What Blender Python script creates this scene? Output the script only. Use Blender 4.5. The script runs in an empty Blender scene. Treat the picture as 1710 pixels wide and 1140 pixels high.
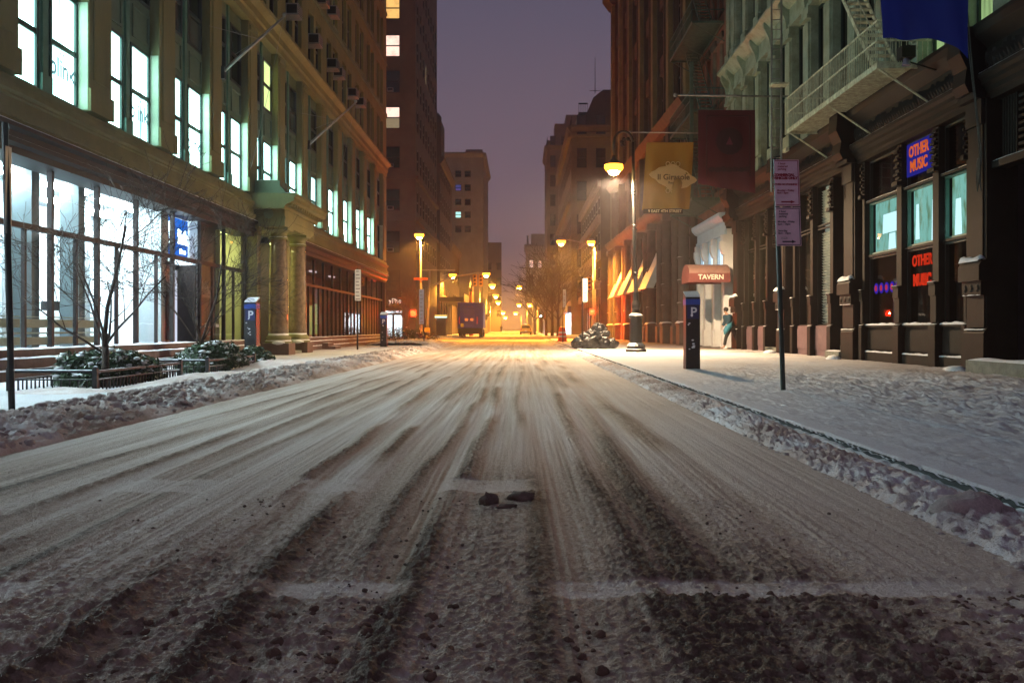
import bpy, math, random
import numpy as np
from mathutils import Vector, Matrix, Euler
random.seed(7)
rs = np.random.RandomState(11)
SC = bpy.context.scene
COL = SC.collection

# ------------------------------------------------------------------ camera, sky, exposure
F = 1600.0                      # focal length in photograph pixels (photo is 1710 wide)
VX, VY = 868.0, 549.0           # vanishing point of the street in the photograph
CAMH = 0.95
cam = bpy.data.cameras.new("camera")
cam.sensor_width = 36.0
cam.lens = F / 1710 * 36
cam.shift_x = -(VX - 855) / 1710
cam.shift_y = -(570 - VY) / 1710
cam.clip_start = 0.05
cam.clip_end = 3000
camo = bpy.data.objects.new("camera", cam)
COL.objects.link(camo)
camo.location = (0, 0, CAMH)
camo.rotation_euler = (math.radians(90), 0, 0)
SC.camera = camo

world = bpy.data.worlds.new("World")
SC.world = world
world.use_nodes = True
wn = world.node_tree.nodes; wl = world.node_tree.links
wbg = wn["Background"]
tc = wn.new("ShaderNodeTexCoord"); sep = wn.new("ShaderNodeSeparateXYZ")
wl.new(tc.outputs["Generated"], sep.inputs[0])
ramp = wn.new("ShaderNodeValToRGB")
cn = wn.new("ShaderNodeTexNoise"); cn.inputs["Scale"].default_value = 2.2; cn.inputs["Detail"].default_value = 5
wl.new(tc.outputs["Generated"], cn.inputs["Vector"])
ca = wn.new("ShaderNodeMath"); ca.operation = 'MULTIPLY_ADD'; ca.inputs[1].default_value = .16; ca.inputs[2].default_value = -.08
wl.new(cn.outputs[0], ca.inputs[0])
cb = wn.new("ShaderNodeMath"); cb.operation = 'ADD'; wl.new(sep.outputs["Z"], cb.inputs[0]); wl.new(ca.outputs[0], cb.inputs[1])
wl.new(cb.outputs[0], ramp.inputs[0])
cr = ramp.color_ramp
cr.elements[0].position = 0.0; cr.elements[0].color = (0.145, 0.085, 0.080, 1)
cr.elements[1].position = 1.0; cr.elements[1].color = (0.040, 0.036, 0.056, 1)
e = cr.elements.new(0.12); e.color = (0.105, 0.072, 0.090, 1)
e = cr.elements.new(0.32); e.color = (0.062, 0.053, 0.080, 1)
wl.new(ramp.outputs[0], wbg.inputs[0])
wbg.inputs[1].default_value = 1.35

SC.view_settings.view_transform = 'Standard'
SC.view_settings.look = 'None'
SC.view_settings.gamma = 1
SC.view_settings.exposure = 0.42
try: SC.view_settings.use_curve_mapping = False
except Exception: pass
cy = SC.cycles
cy.use_denoising = True
try: cy.denoiser = 'OPENIMAGEDENOISE'
except Exception: pass
cy.max_bounces = 6; cy.diffuse_bounces = 3; cy.glossy_bounces = 3
cy.transmission_bounces = 4; cy.transparent_max_bounces = 10; cy.volume_bounces = 0
cy.sample_clamp_indirect = 3; cy.sample_clamp_direct = 0
cy.caustics_reflective = False; cy.caustics_refractive = False
try: cy.use_light_tree = True
except Exception: pass

LAMP_W = 5200.0                 # the near street lamp; the others scale from it
SODIUM = (1.0, 0.40, 0.045)
HAZE = 0.0010

# ------------------------------------------------------------------ materials
MATS = {}
def nd(nt, t, **kw):
    n = nt.nodes.new(t)
    for k, v in kw.items(): setattr(n, k, v)
    return n
def mat(name, col, rough=0.7, var=0.25, scale=3.0, bump=0.15, metal=0.0, snow=0.0, fine=40.0, spec=0.4, stretch=(1, 1, 1), dirt=None):
    """painted or stone surface: two octaves of colour variation, fine relief, optional dusting of snow on top faces"""
    if name in MATS: return MATS[name]
    m = bpy.data.materials.new(name); m.use_nodes = True
    nt = m.node_tree; L = nt.links; b = nt.nodes["Principled BSDF"]
    g = nd(nt, "ShaderNodeNewGeometry")
    mp = nd(nt, "ShaderNodeMapping"); mp.inputs["Scale"].default_value = stretch
    L.new(g.outputs["Position"], mp.inputs[0])
    n1 = nd(nt, "ShaderNodeTexNoise"); n1.inputs["Scale"].default_value = scale; n1.inputs["Detail"].default_value = 6
    n1.inputs["Roughness"].default_value = 0.65
    n2 = nd(nt, "ShaderNodeTexNoise"); n2.inputs["Scale"].default_value = fine; n2.inputs["Detail"].default_value = 4
    L.new(mp.outputs[0], n1.inputs["Vector"]); L.new(mp.outputs[0], n2.inputs["Vector"])
    rp = nd(nt, "ShaderNodeValToRGB")
    c0 = [c * (1 - var) for c in col]; c1 = [min(1, c * (1 + var)) for c in col]
    if dirt: c0 = list(dirt)
    rp.color_ramp.elements[0].position = 0.32; rp.color_ramp.elements[1].position = 0.68
    rp.color_ramp.elements[0].color = (*c0, 1); rp.color_ramp.elements[1].color = (*c1, 1)
    L.new(n1.outputs[0], rp.inputs[0])
    mx = nd(nt, "ShaderNodeMix", data_type='RGBA', blend_type='MULTIPLY'); mx.inputs[0].default_value = min(1, var * 1.6)
    L.new(rp.outputs[0], mx.inputs["A"]); L.new(n2.outputs["Color"], mx.inputs["B"])
    hs = nd(nt, "ShaderNodeHueSaturation"); hs.inputs["Saturation"].default_value = 0.0
    L.new(n2.outputs["Color"], hs.inputs["Color"]); L.new(hs.outputs[0], mx.inputs["B"])
    out = mx.outputs["Result"]
    if snow > 0:
        sx = nd(nt, "ShaderNodeSeparateXYZ"); L.new(g.outputs["Normal"], sx.inputs[0])
        ad = nd(nt, "ShaderNodeMath", operation='MULTIPLY_ADD'); ad.inputs[1].default_value = 0.8; ad.inputs[2].default_value = 0.0
        L.new(n1.outputs[0], ad.inputs[0])
        sm = nd(nt, "ShaderNodeMath", operation='ADD'); L.new(sx.outputs["Z"], sm.inputs[0]); L.new(ad.outputs[0], sm.inputs[1])
        mr = nd(nt, "ShaderNodeMapRange"); mr.inputs[1].default_value = 1.25 - snow * 0.5; mr.inputs[2].default_value = 1.35 - snow * 0.5
        L.new(sm.outputs[0], mr.inputs[0])
        m2 = nd(nt, "ShaderNodeMix", data_type='RGBA'); m2.inputs["B"].default_value = (0.74, 0.76, 0.8, 1)
        L.new(mr.outputs[0], m2.inputs[0]); L.new(out, m2.inputs["A"]); out = m2.outputs["Result"]
    L.new(out, b.inputs["Base Color"])
    b.inputs["Roughness"].default_value = rough; b.inputs["Metallic"].default_value = metal
    b.inputs["Specular IOR Level"].default_value = spec
    if bump:
        bp = nd(nt, "ShaderNodeBump"); bp.inputs["Strength"].default_value = bump; bp.inputs["Distance"].default_value = 0.02
        L.new(n2.outputs[0], bp.inputs["Height"]); L.new(bp.outputs[0], b.inputs["Normal"])
    MATS[name] = m
    return m
def emit(name, col, strength, var=0.0, scale=1.0, col2=None, stretch=(1, 1, 1)):
    if name in MATS: return MATS[name]
    m = bpy.data.materials.new(name); m.use_nodes = True
    nt = m.node_tree; L = nt.links; nt.nodes.remove(nt.nodes["Principled BSDF"])
    em = nd(nt, "ShaderNodeEmission"); em.inputs[0].default_value = (*col, 1); em.inputs[1].default_value = strength
    if var or col2:
        g = nd(nt, "ShaderNodeNewGeometry"); mp = nd(nt, "ShaderNodeMapping"); mp.inputs["Scale"].default_value = stretch
        L.new(g.outputs["Position"], mp.inputs[0])
        n = nd(nt, "ShaderNodeTexNoise"); n.inputs["Scale"].default_value = scale; n.inputs["Detail"].default_value = 2
        L.new(mp.outputs[0], n.inputs["Vector"])
        rp = nd(nt, "ShaderNodeValToRGB"); rp.color_ramp.elements[0].position = 0.30; rp.color_ramp.elements[1].position = 0.52
        c2 = col2 or [c * (1 - var) for c in col]
        rp.color_ramp.elements[0].color = (*c2, 1); rp.color_ramp.elements[1].color = (*col, 1)
        L.new(n.outputs[0], rp.inputs[0]); L.new(rp.outputs[0], em.inputs[0])
    L.new(em.outputs[0], nt.nodes["Material Output"].inputs[0])
    MATS[name] = m
    return m
def glass(name, tint=(0.95, 1, 0.98), ior=1.5, rough=0.0):
    if name in MATS: return MATS[name]
    m = bpy.data.materials.new(name); m.use_nodes = True
    nt = m.node_tree; L = nt.links; nt.nodes.remove(nt.nodes["Principled BSDF"])
    t = nd(nt, "ShaderNodeBsdfTransparent"); t.inputs[0].default_value = (*tint, 1)
    g = nd(nt, "ShaderNodeBsdfGlossy"); g.inputs["Roughness"].default_value = rough
    lw = nd(nt, "ShaderNodeLayerWeight"); lw.inputs[0].default_value = .5
    pw = nd(nt, "ShaderNodeMath", operation='POWER'); pw.inputs[1].default_value = 5.0; L.new(lw.outputs["Facing"], pw.inputs[0])
    fr = nd(nt, "ShaderNodeMath", operation='MULTIPLY_ADD'); fr.inputs[1].default_value = .92; fr.inputs[2].default_value = .07; L.new(pw.outputs[0], fr.inputs[0])
    mx = nd(nt, "ShaderNodeMixShader"); L.new(fr.outputs[0], mx.inputs[0]); L.new(t.outputs[0], mx.inputs[1]); L.new(g.outputs[0], mx.inputs[2])
    L.new(mx.outputs[0], nt.nodes["Material Output"].inputs[0])
    MATS[name] = m
    return m

STONE = mat('limestone', (0.21, 0.195, 0.08), 0.75, 0.22, 0.9, 0.25, snow=0.25, stretch=(1, 1, .35))
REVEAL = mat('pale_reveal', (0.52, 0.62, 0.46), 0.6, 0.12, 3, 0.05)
STONE2 = mat('limestone_smooth', (0.15, 0.18, 0.11), 0.7, 0.15, 1.5, 0.12, stretch=(1, 1, .3))
SPAN = mat('spandrel_iron', (0.12, 0.17, 0.12), 0.55, 0.2, 2, 0.1)
BROWN = mat('storefront_bronze', (0.024, 0.016, 0.015), 0.5, 0.25, 3, 0.05, snow=0.3, spec=.18)
FRAMEG = mat('window_frame_green', (0.012, 0.04, 0.036), 0.45, 0.2, 4, 0.05)
MULG = mat('mullion_green', (0.10, 0.22, 0.17), 0.5, 0.2, 3, 0.05)
FRAMEK = mat('window_frame_dark', (0.02, 0.018, 0.016), 0.4, 0.2, 4, 0.05)
PLINTH = mat('plinth_brownstone', (0.13, 0.075, 0.06), 0.7, 0.3, 3, 0.3, snow=0.55)
GRANITE = mat('polished_granite', (0.24, 0.17, 0.11), 0.12, 0.35, 8, 0.0, fine=70, spec=0.6)
IRONP = mat('cast_iron_pale', (0.36, 0.44, 0.35), 0.55, 0.25, 1.6, 0.15, snow=0.3, dirt=(0.22, 0.26, 0.17))
IRONR = mat('fire_escape_pale', (0.78, 0.82, 0.62), 0.55, 0.2, 7, 0.15, dirt=(0.46, 0.40, 0.25))
IRONT = mat('fire_escape_teal', (0.06, 0.11, 0.09), 0.5, 0.3, 5, 0.1)
IROND = mat('cast_iron_dark', (0.020, 0.016, 0.014), 0.6, 0.25, 3, 0.15, spec=.10)
IRONK = mat('cast_iron_black', (0.012, 0.011, 0.011), 0.6, 0.25, 3, 0.2, spec=.15)
BSTONE = mat('brownstone', (0.10, 0.072, 0.06), 0.75, 0.3, 1.2, 0.3, snow=0.5)
BRICKR = mat('red_brick', (0.25, 0.10, 0.07), 0.8, 0.3, 2, 0.3)
LIME2 = mat('corner_limestone', (0.105, 0.08, 0.066), 0.8, 0.3, 0.6, 0.3)
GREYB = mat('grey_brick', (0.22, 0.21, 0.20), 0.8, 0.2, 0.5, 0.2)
TANB = mat('tan_brick', (0.18, 0.14, 0.10), 0.8, 0.25, 0.4, 0.2)
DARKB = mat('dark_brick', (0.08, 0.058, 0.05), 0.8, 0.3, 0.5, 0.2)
WHITEP = mat('white_paint', (0.74, 0.76, 0.78), 0.5, 0.08, 2, 0.05)
BLUEP = mat('pale_blue_paint', (0.50, 0.66, 0.80), 0.5, 0.08, 2, 0.05)
ROOMW = mat('room_white', (0.82, 0.85, 0.86), 0.6, 0.04, 1, 0.0)
ROOMG = mat('room_grey', (0.42, 0.46, 0.48), 0.6, 0.1, 1, 0.0)
ROOMY = mat('room_yellow', (0.75, 0.78, 0.42), 0.6, 0.08, 1, 0.0)
ROOMD = mat('room_dark', (0.10, 0.08, 0.09), 0.7, 0.3, 1, 0.0)
BLACKM = mat('black_metal', (0.012, 0.012, 0.013), 0.38, 0.2, 6, 0.05)
BLACKS = mat('black_metal_snowy', (0.012, 0.012, 0.013), 0.4, 0.2, 9, 0.05, snow=0.62)
GREENM = mat('sign_post_green', (0.012, 0.028, 0.022), 0.4, 0.3, 9, 0.05)
STEEL = mat('galvanised_steel', (0.32, 0.31, 0.30), 0.4, 0.2, 6, 0.05, metal=0.6)
CONC = mat('concrete', (0.22, 0.22, 0.18), 0.85, 0.3, 5, 0.3)
BARK = mat('bark', (0.06, 0.04, 0.03), 0.85, 0.4, 18, 0.4)
BARKF = mat('bark_far', (0.09, 0.05, 0.03), 0.9, 0.3, 5, 0.2)
LEAF = mat('shrub_leaf', (0.035, 0.075, 0.025), 0.45, 0.5, 25, 0.1)
SNOWC = mat('snow_cap', (0.78, 0.79, 0.83), 0.7, 0.05, 6, 0.3, fine=60)
BLIND = mat('blind_slat', (0.55, 0.55, 0.50), 0.6, 0.1, 3, 0.0)
DPANE = mat('dark_pane', (0.010, 0.011, 0.010), 0.06, 0.3, 1.2, 0.0, spec=0.6)
DPANEB = mat('dark_pane_blind', (0.09, 0.085, 0.07), 0.15, 0.3, 1.2, 0.0, spec=0.6)
GLASS = glass('shop_glass')
LITA = emit('lit_window_white', (0.55, 1.0, 0.92), 8.0, 0.25, 0.9, col2=(.035, .085, .10), stretch=(1, 2.2, .25))
LITB = emit('lit_window_cyan', (0.52, 1.0, 0.95), 6.0, 0.35, 0.9, col2=(.03, .085, .12), stretch=(1, 2.6, .3))
LITY = emit('lit_window_yellow', (0.75, 0.95, 0.35), 1.0, 0.2, 1.0)
LITO = emit('lit_window_amber', (1.0, 0.55, 0.16), 0.9, 0.3, 1.5)
LITP = emit('lit_window_pink', (1.0, 0.62, 0.5), 1.3, 0.3, 1.5)
LITF = emit('lit_shop_far', (0.75, 0.9, 1.0), 3.6, 0.5, 2.5)

# ------------------------------------------------------------------ mesh helpers
def tag(o, label=None, cat=None, group=None, kind=None):
    if label: o["label"] = label
    if cat: o["category"] = cat
    if group: o["group"] = group
    if kind: o["kind"] = kind
    return o
def thing(name, label, cat, loc=(0, 0, 0), rz=0.0, group=None, parent=None):
    o = bpy.data.objects.new(name, None); COL.objects.link(o)
    o.empty_display_size = 0.2
    o.location = loc; o.rotation_euler = (0, 0, rz)
    tag(o, label, cat, group)
    return o
def worldm(o):
    m = Matrix.LocRotScale(o.location, o.rotation_euler, o.scale)
    return (worldm(o.parent) @ m) if o.parent else m
def link_mesh(name, me, parent=None, loc=None, rz=None, label=None):
    o = bpy.data.objects.new(name, me); COL.objects.link(o)
    if parent: o.parent = parent
    if loc is not None: o.location = loc
    if rz is not None: o.rotation_euler = (0, 0, rz)
    if label: o["label"] = label
    return o
class MB:
    """collects solids; T maps (u, d, z) to points"""
    def __init__(s, T=None): s.v = []; s.f = []; s.T = T
    def add(s, vs, fs):
        b = len(s.v)
        s.v.extend([s.T(p) if s.T else tuple(p) for p in vs]); s.f.extend([tuple(b + i for i in f) for f in fs])
    def box(s, x0, x1, y0, y1, z0, z1):
        s.add([(x0, y0, z0), (x1, y0, z0), (x1, y1, z0), (x0, y1, z0), (x0, y0, z1), (x1, y0, z1), (x1, y1, z1), (x0, y1, z1)],
              [(0, 3, 2, 1), (4, 5, 6, 7), (0, 1, 5, 4), (1, 2, 6, 5), (2, 3, 7, 6), (3, 0, 4, 7)])
        return s
    def quad(s, a, b, c, d): s.add([a, b, c, d], [(0, 1, 2, 3)]); return s
    def tube(s, p0, p1, r0, r1=None, n=8, cap=True):
        r1 = r0 if r1 is None else r1
        p0 = Vector(p0); p1 = Vector(p1); a = (p1 - p0)
        if a.length < 1e-6: return s
        a.normalize(); h = Vector((0, 0, 1)) if abs(a.z) < .9 else Vector((1, 0, 0))
        u = a.cross(h).normalized(); w = a.cross(u)
        vs = []
        for p, r in ((p0, r0), (p1, r1)):
            for i in range(n):
                t = 2 * math.pi * i / n; vs.append(tuple(p + u * (r * math.cos(t)) + w * (r * math.sin(t))))
        fs = [(i, (i + 1) % n, n + (i + 1) % n, n + i) for i in range(n)]
        if cap: fs += [tuple(range(n))[::-1], tuple(range(n, 2 * n))]
        s.add(vs, fs); return s
    def path(s, pts, rad, n=6):
        """one connected tube along points with a radius each"""
        m = len(pts); P = [Vector(p) for p in pts]
        if not hasattr(rad, '__len__'): rad = [rad] * m
        vs = []
        for k in range(m):
            a = (P[min(k + 1, m - 1)] - P[max(k - 1, 0)]).normalized()
            h = Vector((0, 0, 1)) if abs(a.z) < .9 else Vector((1, 0, 0))
            if k == 0: u = a.cross(h).normalized()
            else: u = (u - a * u.dot(a)).normalized()
            w = a.cross(u)
            for i in range(n):
                t = 2 * math.pi * i / n; vs.append(tuple(P[k] + u * (rad[k] * math.cos(t)) + w * (rad[k] * math.sin(t))))
        fs = []
        for k in range(m - 1):
            for i in range(n):
                fs.append((k * n + i, k * n + (i + 1) % n, (k + 1) * n + (i + 1) % n, (k + 1) * n + i))
        fs += [tuple(range(n))[::-1], tuple(range((m - 1) * n, m * n))]
        s.add(vs, fs); return s
    def lathe(s, c, prof, n=20):
        vs = []; m = len(prof)
        for r, z in prof:
            for i in range(n):
                t = 2 * math.pi * i / n; vs.append((c[0] + r * math.cos(t), c[1] + r * math.sin(t), c[2] + z))
        fs = []
        for k in range(m - 1):
            for i in range(n):
                fs.append((k * n + i, k * n + (i + 1) % n, (k + 1) * n + (i + 1) % n, (k + 1) * n + i))
        fs += [tuple(range(n))[::-1], tuple(range((m - 1) * n, m * n))]
        s.add(vs, fs); return s
    def prism(s, poly, x0, x1, ax=0):
        """poly of 2d points extruded along axis 0 (poly = d,z) or 1 (poly = u,z) or 2 (poly = x,y)"""
        n = len(poly)
        def pt(t, a, b): return ((t, a, b), (a, t, b), (a, b, t))[ax]
        vs = [pt(x0, a, b) for a, b in poly] + [pt(x1, a, b) for a, b in poly]
        fs = [tuple(range(n))[::-1], tuple(range(n, 2 * n))] + [(i, (i + 1) % n, n + (i + 1) % n, n + i) for i in range(n)]
        s.add(vs, fs); return s
    def snow(s, u0, u1, d0, d1, z, th=0.04, seg=0.12, ph=0.0):
        """lumpy ridge of snow lying on a ledge"""
        n = max(2, int(abs(u1 - u0) / seg)); vs = []; fs = []
        for i in range(n + 1):
            u = u0 + (u1 - u0) * i / n
            k = th * (0.65 + 0.6 * abs(math.sin(u * 2.3 + ph) * math.cos(u * 5.1 + 1 + ph)) + 0.35 * random.random())
            if i in (0, n): k *= 0.35
            m = (d0 + d1) / 2; o = 0.012 * random.random()
            vs += [(u, d0, z), (u, d0 + (d1 - d0) * .2, z + k * .8), (u, m, z + k), (u, d1 - (d1 - d0) * .12 + o, z + k * .75), (u, d1 + o, z - .004)]
        for i in range(n):
            for j in range(4):
                a = i * 5 + j; fs.append((a, a + 1, a + 6, a + 5))
        s.add(vs, fs); return s
    def mesh(s, name, m):
        me = bpy.data.meshes.new(name); me.from_pydata(s.v, [], s.f); me.update()
        if m: me.materials.append(m)
        return me
    def build(s, name, m, parent=None, smooth=False, label=None, kind=None):
        if not s.v: return None
        if parent:
            inv = worldm(parent).inverted()
            s.v = [tuple(inv @ Vector(p)) for p in s.v]
        me = s.mesh(name, m)
        if smooth:
            me.polygons.foreach_set("use_smooth", [True] * len(me.polygons))
        o = link_mesh(name, me, parent, label=label)
        if kind: o["kind"] = kind
        return o
def bevel(o, w=0.01, seg=2):
    b = o.modifiers.new("bevel", 'BEVEL'); b.width = w; b.segments = seg; b.limit_method = 'ANGLE'; return o
def frameT(O, U, N):
    O = Vector(O); U = Vector(U).normalized(); N = Vector(N).normalized()
    return lambda p: tuple(O + U * p[0] + N * p[1] + Vector((0, 0, p[2])))
LFT = frameT((-8.6, 0, 0), (0, 1, 0), (1, 0, 0))     # left building line
RGT = frameT((9.3, 0, 0), (0, 1, 0), (-1, 0, 0))     # right building line
def copy_tree(o, parent=None):
    c = o.copy(); COL.objects.link(c)
    if parent: c.parent = parent
    for ch in list(o.children): copy_tree(ch, c)
    return c
TXT = {}
def text_mesh(body, size, extrude=0.004, bold=0.0, align='CENTER', sx=1.0):
    key = (body, size, extrude, bold, align, sx)
    if key in TXT: return TXT[key]
    cu = bpy.data.curves.new("lettering", 'FONT'); cu.body = body; cu.size = size; cu.extrude = extrude; cu.offset = bold
    cu.align_x = align; cu.align_y = 'CENTER'; cu.resolution_u = 3; cu.space_line = 0.95
    o = bpy.data.objects.new("lettering", cu); COL.objects.link(o)
    dg = bpy.context.evaluated_depsgraph_get(); dg.update()
    me = bpy.data.meshes.new_from_object(o.evaluated_get(dg))
    bpy.data.objects.remove(o); me.name = "lettering"
    if sx != 1.0: me.transform(Matrix.Diagonal((sx, 1, 1, 1)))
    TXT[key] = me
    return me
def text(body, size, m, P, face, parent, extrude=0.004, bold=0.0, align='CENTER', name='lettering', sx=1.0):
    """face: 'S' readable from -Y, 'E' readable from +X side (left wall), 'W' readable from -X side (right wall)"""
    me = text_mesh(body, size, extrude, bold, align, sx).copy(); me.materials.clear(); me.materials.append(m)
    o = bpy.data.objects.new(name, me); COL.objects.link(o)
    rz = {'S': 0, 'E': math.pi / 2, 'W': -math.pi / 2}[face] if isinstance(face, str) else face
    M = Matrix.Translation(P) @ Matrix.Rotation(rz, 4, 'Z') @ Matrix.Rotation(math.pi / 2, 4, 'X')
    if parent:
        o.parent = parent; M = worldm(parent).inverted() @ M
    o.location = M.to_translation(); o.rotation_euler = M.to_euler()
    return o

# window: local x width, z height from 0, outward -y.  frame ring + meeting rail, two panes
WM = {}
def window_kit(w, h, t=0.07, rail=0.5, mull=0, fm=None, depth=0.08):
    key = (round(w, 3), round(h, 3), t, rail, mull, fm.name, depth)
    if key in WM: return WM[key]
    b = MB(); b.box(-w / 2, -w / 2 + t, -depth, 0, 0, h); b.box(w / 2 - t, w / 2, -depth, 0, 0, h)
    b.box(-w / 2 + t, w / 2 - t, -depth, 0, 0, t); b.box(-w / 2 + t, w / 2 - t, -depth, 0, h - t, h)
    if rail: b.box(-w / 2 + t, w / 2 - t, -depth + .01, 0, h * rail - t * .7, h * rail + t * .7)
    for k in range(mull):
        x = -w / 2 + w * (k + 1) / (mull + 1); b.box(x - .02, x + .02, -depth + .02, -.005, t, h - t)
    fmesh = b.mesh('window', fm)
    pl = []
    segs = [(t, h * rail - t * .7), (h * rail + t * .7, h - t)] if rail else [(t, h - t)]
    for a, c in segs:
        p = MB(); p.quad((-w / 2 + t, -.03, a), (w / 2 - t, -.03, a), (w / 2 - t, -.03, c), (-w / 2 + t, -.03, c)); pl.append(p.mesh('pane', None))
    WM[key] = (fmesh, pl); return WM[key]
def window(parent, P, rz, w, h, fm, pms, rail=0.5, t=0.07, mull=0, label=None, panes=True, depth=0.08):
    fmesh, pl = window_kit(w, h, t, rail, mull, fm, depth)
    M = worldm(parent).inverted() @ Matrix.Translation(P) @ Matrix.Rotation(rz, 4, 'Z')
    o = link_mesh('window', fmesh, parent, M.to_translation(), M.to_euler().z, label)
    for k, pm in enumerate(pl):
        m = pms[k % len(pms)]
        key = (pm.name, m.name)
        if key not in WM:
            c = pm.copy(); c.materials.clear(); c.materials.append(m); WM[key] = c
        link_mesh('pane', WM[key], o)
    return o
def punched(parent, T, u0, u1, z0, z1, cols, rows, depth, m, name='wall', inset=0.0):
    """wall with real openings: full-height piers between the columns, infills between the rows"""
    b = MB(T); us = u0
    for (a, c) in cols:
        if a > us: b.box(us, a, -depth, 0, z0, z1)
        us = c
    if us < u1: b.box(us, u1, -depth, 0, z0, z1)
    for (a, c) in cols:
        zs = z0
        for (r0, r1) in rows:
            if r0 > zs: b.box(a, c, -depth, -inset - .003, zs, r0)
            zs = r1
        if zs < z1: b.box(a, c, -depth, -inset - .003, zs, z1)
    return b.build(name, m, parent)
def ztoL(px, X=8.6): return F * X / (VX - px)
def ztoR(px, X=9.3): return F * X / (px - VX)

# ------------------------------------------------------------------ noise for terrain
def _hash(ix, iy, seed):
    n = (ix.astype(np.int64) * 374761393 + iy.astype(np.int64) * 668265263 + seed * 1442695041) & 0x7fffffff
    n = (n ^ (n >> 13)) * 1274126177 & 0x7fffffff
    return ((n ^ (n >> 16)) & 0xffff) / 65535.0
def vnoise(x, y, seed=0):
    ix = np.floor(x); iy = np.floor(y); fx = x - ix; fy = y - iy
    fx = fx * fx * (3 - 2 * fx); fy = fy * fy * (3 - 2 * fy)
    a = _hash(ix, iy, seed); b = _hash(ix + 1, iy, seed); c = _hash(ix, iy + 1, seed); d = _hash(ix + 1, iy + 1, seed)
    return (a * (1 - fx) + b * fx) * (1 - fy) + (c * (1 - fx) + d * fx) * fy
def fbm(x, y, seed=0, o=4):
    s = 0; a = 1; t = 0
    for k in range(o):
        s = s + a * vnoise(x * 2 ** k + 17.3 * k, y * 2 ** k - 9.1 * k, seed + k); t += a; a *= .5
    return s / t
def billow(x, y, seed=0, o=3):
    s = 0; a = 1; t = 0
    for k in range(o):
        s = s + a * (1 - np.abs(2 * vnoise(x * 2 ** k + 5.7 * k, y * 2 ** k + 3.3 * k, seed + k) - 1) ** 0.8); t += a; a *= .5
    return s / t
def grid_mesh(name, X, Y, Z, m, attr=None, smooth=True, kind='structure', label=None, cat=None):
    ny, nx = X.shape
    co = np.stack([X, Y, Z], -1).reshape(-1, 3).astype(np.float32)
    idx = np.arange(ny * nx).reshape(ny, nx)
    q = np.stack([idx[:-1, :-1], idx[:-1, 1:], idx[1:, 1:], idx[1:, :-1]], -1).reshape(-1, 4)
    me = bpy.data.meshes.new(name)
    me.vertices.add(len(co)); me.vertices.foreach_set("co", co.ravel())
    me.loops.add(q.size); me.loops.foreach_set("vertex_index", q.ravel().astype(np.int32))
    me.polygons.add(len(q)); me.polygons.foreach_set("loop_start", np.arange(0, q.size, 4, dtype=np.int32))
    me.polygons.foreach_set("loop_total", np.full(len(q), 4, dtype=np.int32))
    me.update(calc_edges=True)
    if smooth: me.polygons.foreach_set("use_smooth", [True] * len(q))
    if attr is not None:
        at = me.attributes.new("dirt", 'FLOAT', 'POINT'); at.data.foreach_set("value", attr.reshape(-1).astype(np.float32))
    me.materials.append(m)
    o = link_mesh(name, me); tag(o, label, cat, kind=kind)
    return o
def snow_mat(name, clean, dirty, dark, bump=0.8, fine=110):
    m = bpy.data.materials.new(name); m.use_nodes = True
    nt = m.node_tree; L = nt.links; b = nt.nodes["Principled BSDF"]
    at = nd(nt, "ShaderNodeAttribute"); at.attribute_name = "dirt"
    g = nd(nt, "ShaderNodeNewGeometry")
    n = nd(nt, "ShaderNodeTexNoise"); n.inputs["Scale"].default_value = 38; n.inputs["Detail"].default_value = 9; n.inputs["Roughness"].default_value = .7
    L.new(g.outputs["Position"], n.inputs["Vector"])
    n2 = nd(nt, "ShaderNodeTexNoise"); n2.inputs["Scale"].default_value = fine; n2.inputs["Detail"].default_value = 6
    L.new(g.outputs["Position"], n2.inputs["Vector"])
    mm = nd(nt, "ShaderNodeMath", operation='MULTIPLY_ADD'); mm.inputs[1].default_value = .95; mm.inputs[2].default_value = -.47
    L.new(n.outputs[0], mm.inputs[0])
    ad = nd(nt, "ShaderNodeMath", operation='ADD'); L.new(at.outputs["Fac"], ad.inputs[0]); L.new(mm.outputs[0], ad.inputs[1])
    rp = nd(nt, "ShaderNodeValToRGB"); rp.color_ramp.elements[0].color = (*clean, 1); rp.color_ramp.elements[1].color = (*dark, 1)
    e = rp.color_ramp.elements.new(0.5); e.color = (*dirty, 1)
    L.new(ad.outputs[0], rp.inputs[0]); L.new(rp.outputs[0], b.inputs["Base Color"])
    b.inputs["Roughness"].default_value = .75; b.inputs["Specular IOR Level"].default_value = .3
    bp = nd(nt, "ShaderNodeBump"); bp.inputs["Strength"].default_value = bump; bp.inputs["Distance"].default_value = .012
    L.new(n2.outputs[0], bp.inputs["Height"]); L.new(bp.outputs[0], b.inputs["Normal"])
    return m
ROADM = snow_mat('road_snow', (0.80, 0.73, 0.68), (0.50, 0.385, 0.30), (0.13, 0.088, 0.06))
WALKM_ = None
WALKM = snow_mat('sidewalk_snow', (0.74, 0.76, 0.80), (0.42, 0.38, 0.37), (0.12, 0.10, 0.09))
BANKM = snow_mat('bank_snow', (0.80, 0.77, 0.78), (0.56, 0.44, 0.40), (0.20, 0.14, 0.11))

# ------------------------------------------------------------------ ground
b = MB(); b.quad((-400, -30, -.05), (400, -30, -.05), (400, 2500, -.05), (-400, 2500, -.05))
tag(b.build('ground', mat('far_snow', (0.42, 0.38, 0.36), 0.8, 0.4, 0.3, 0.2)), kind='structure')

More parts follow.
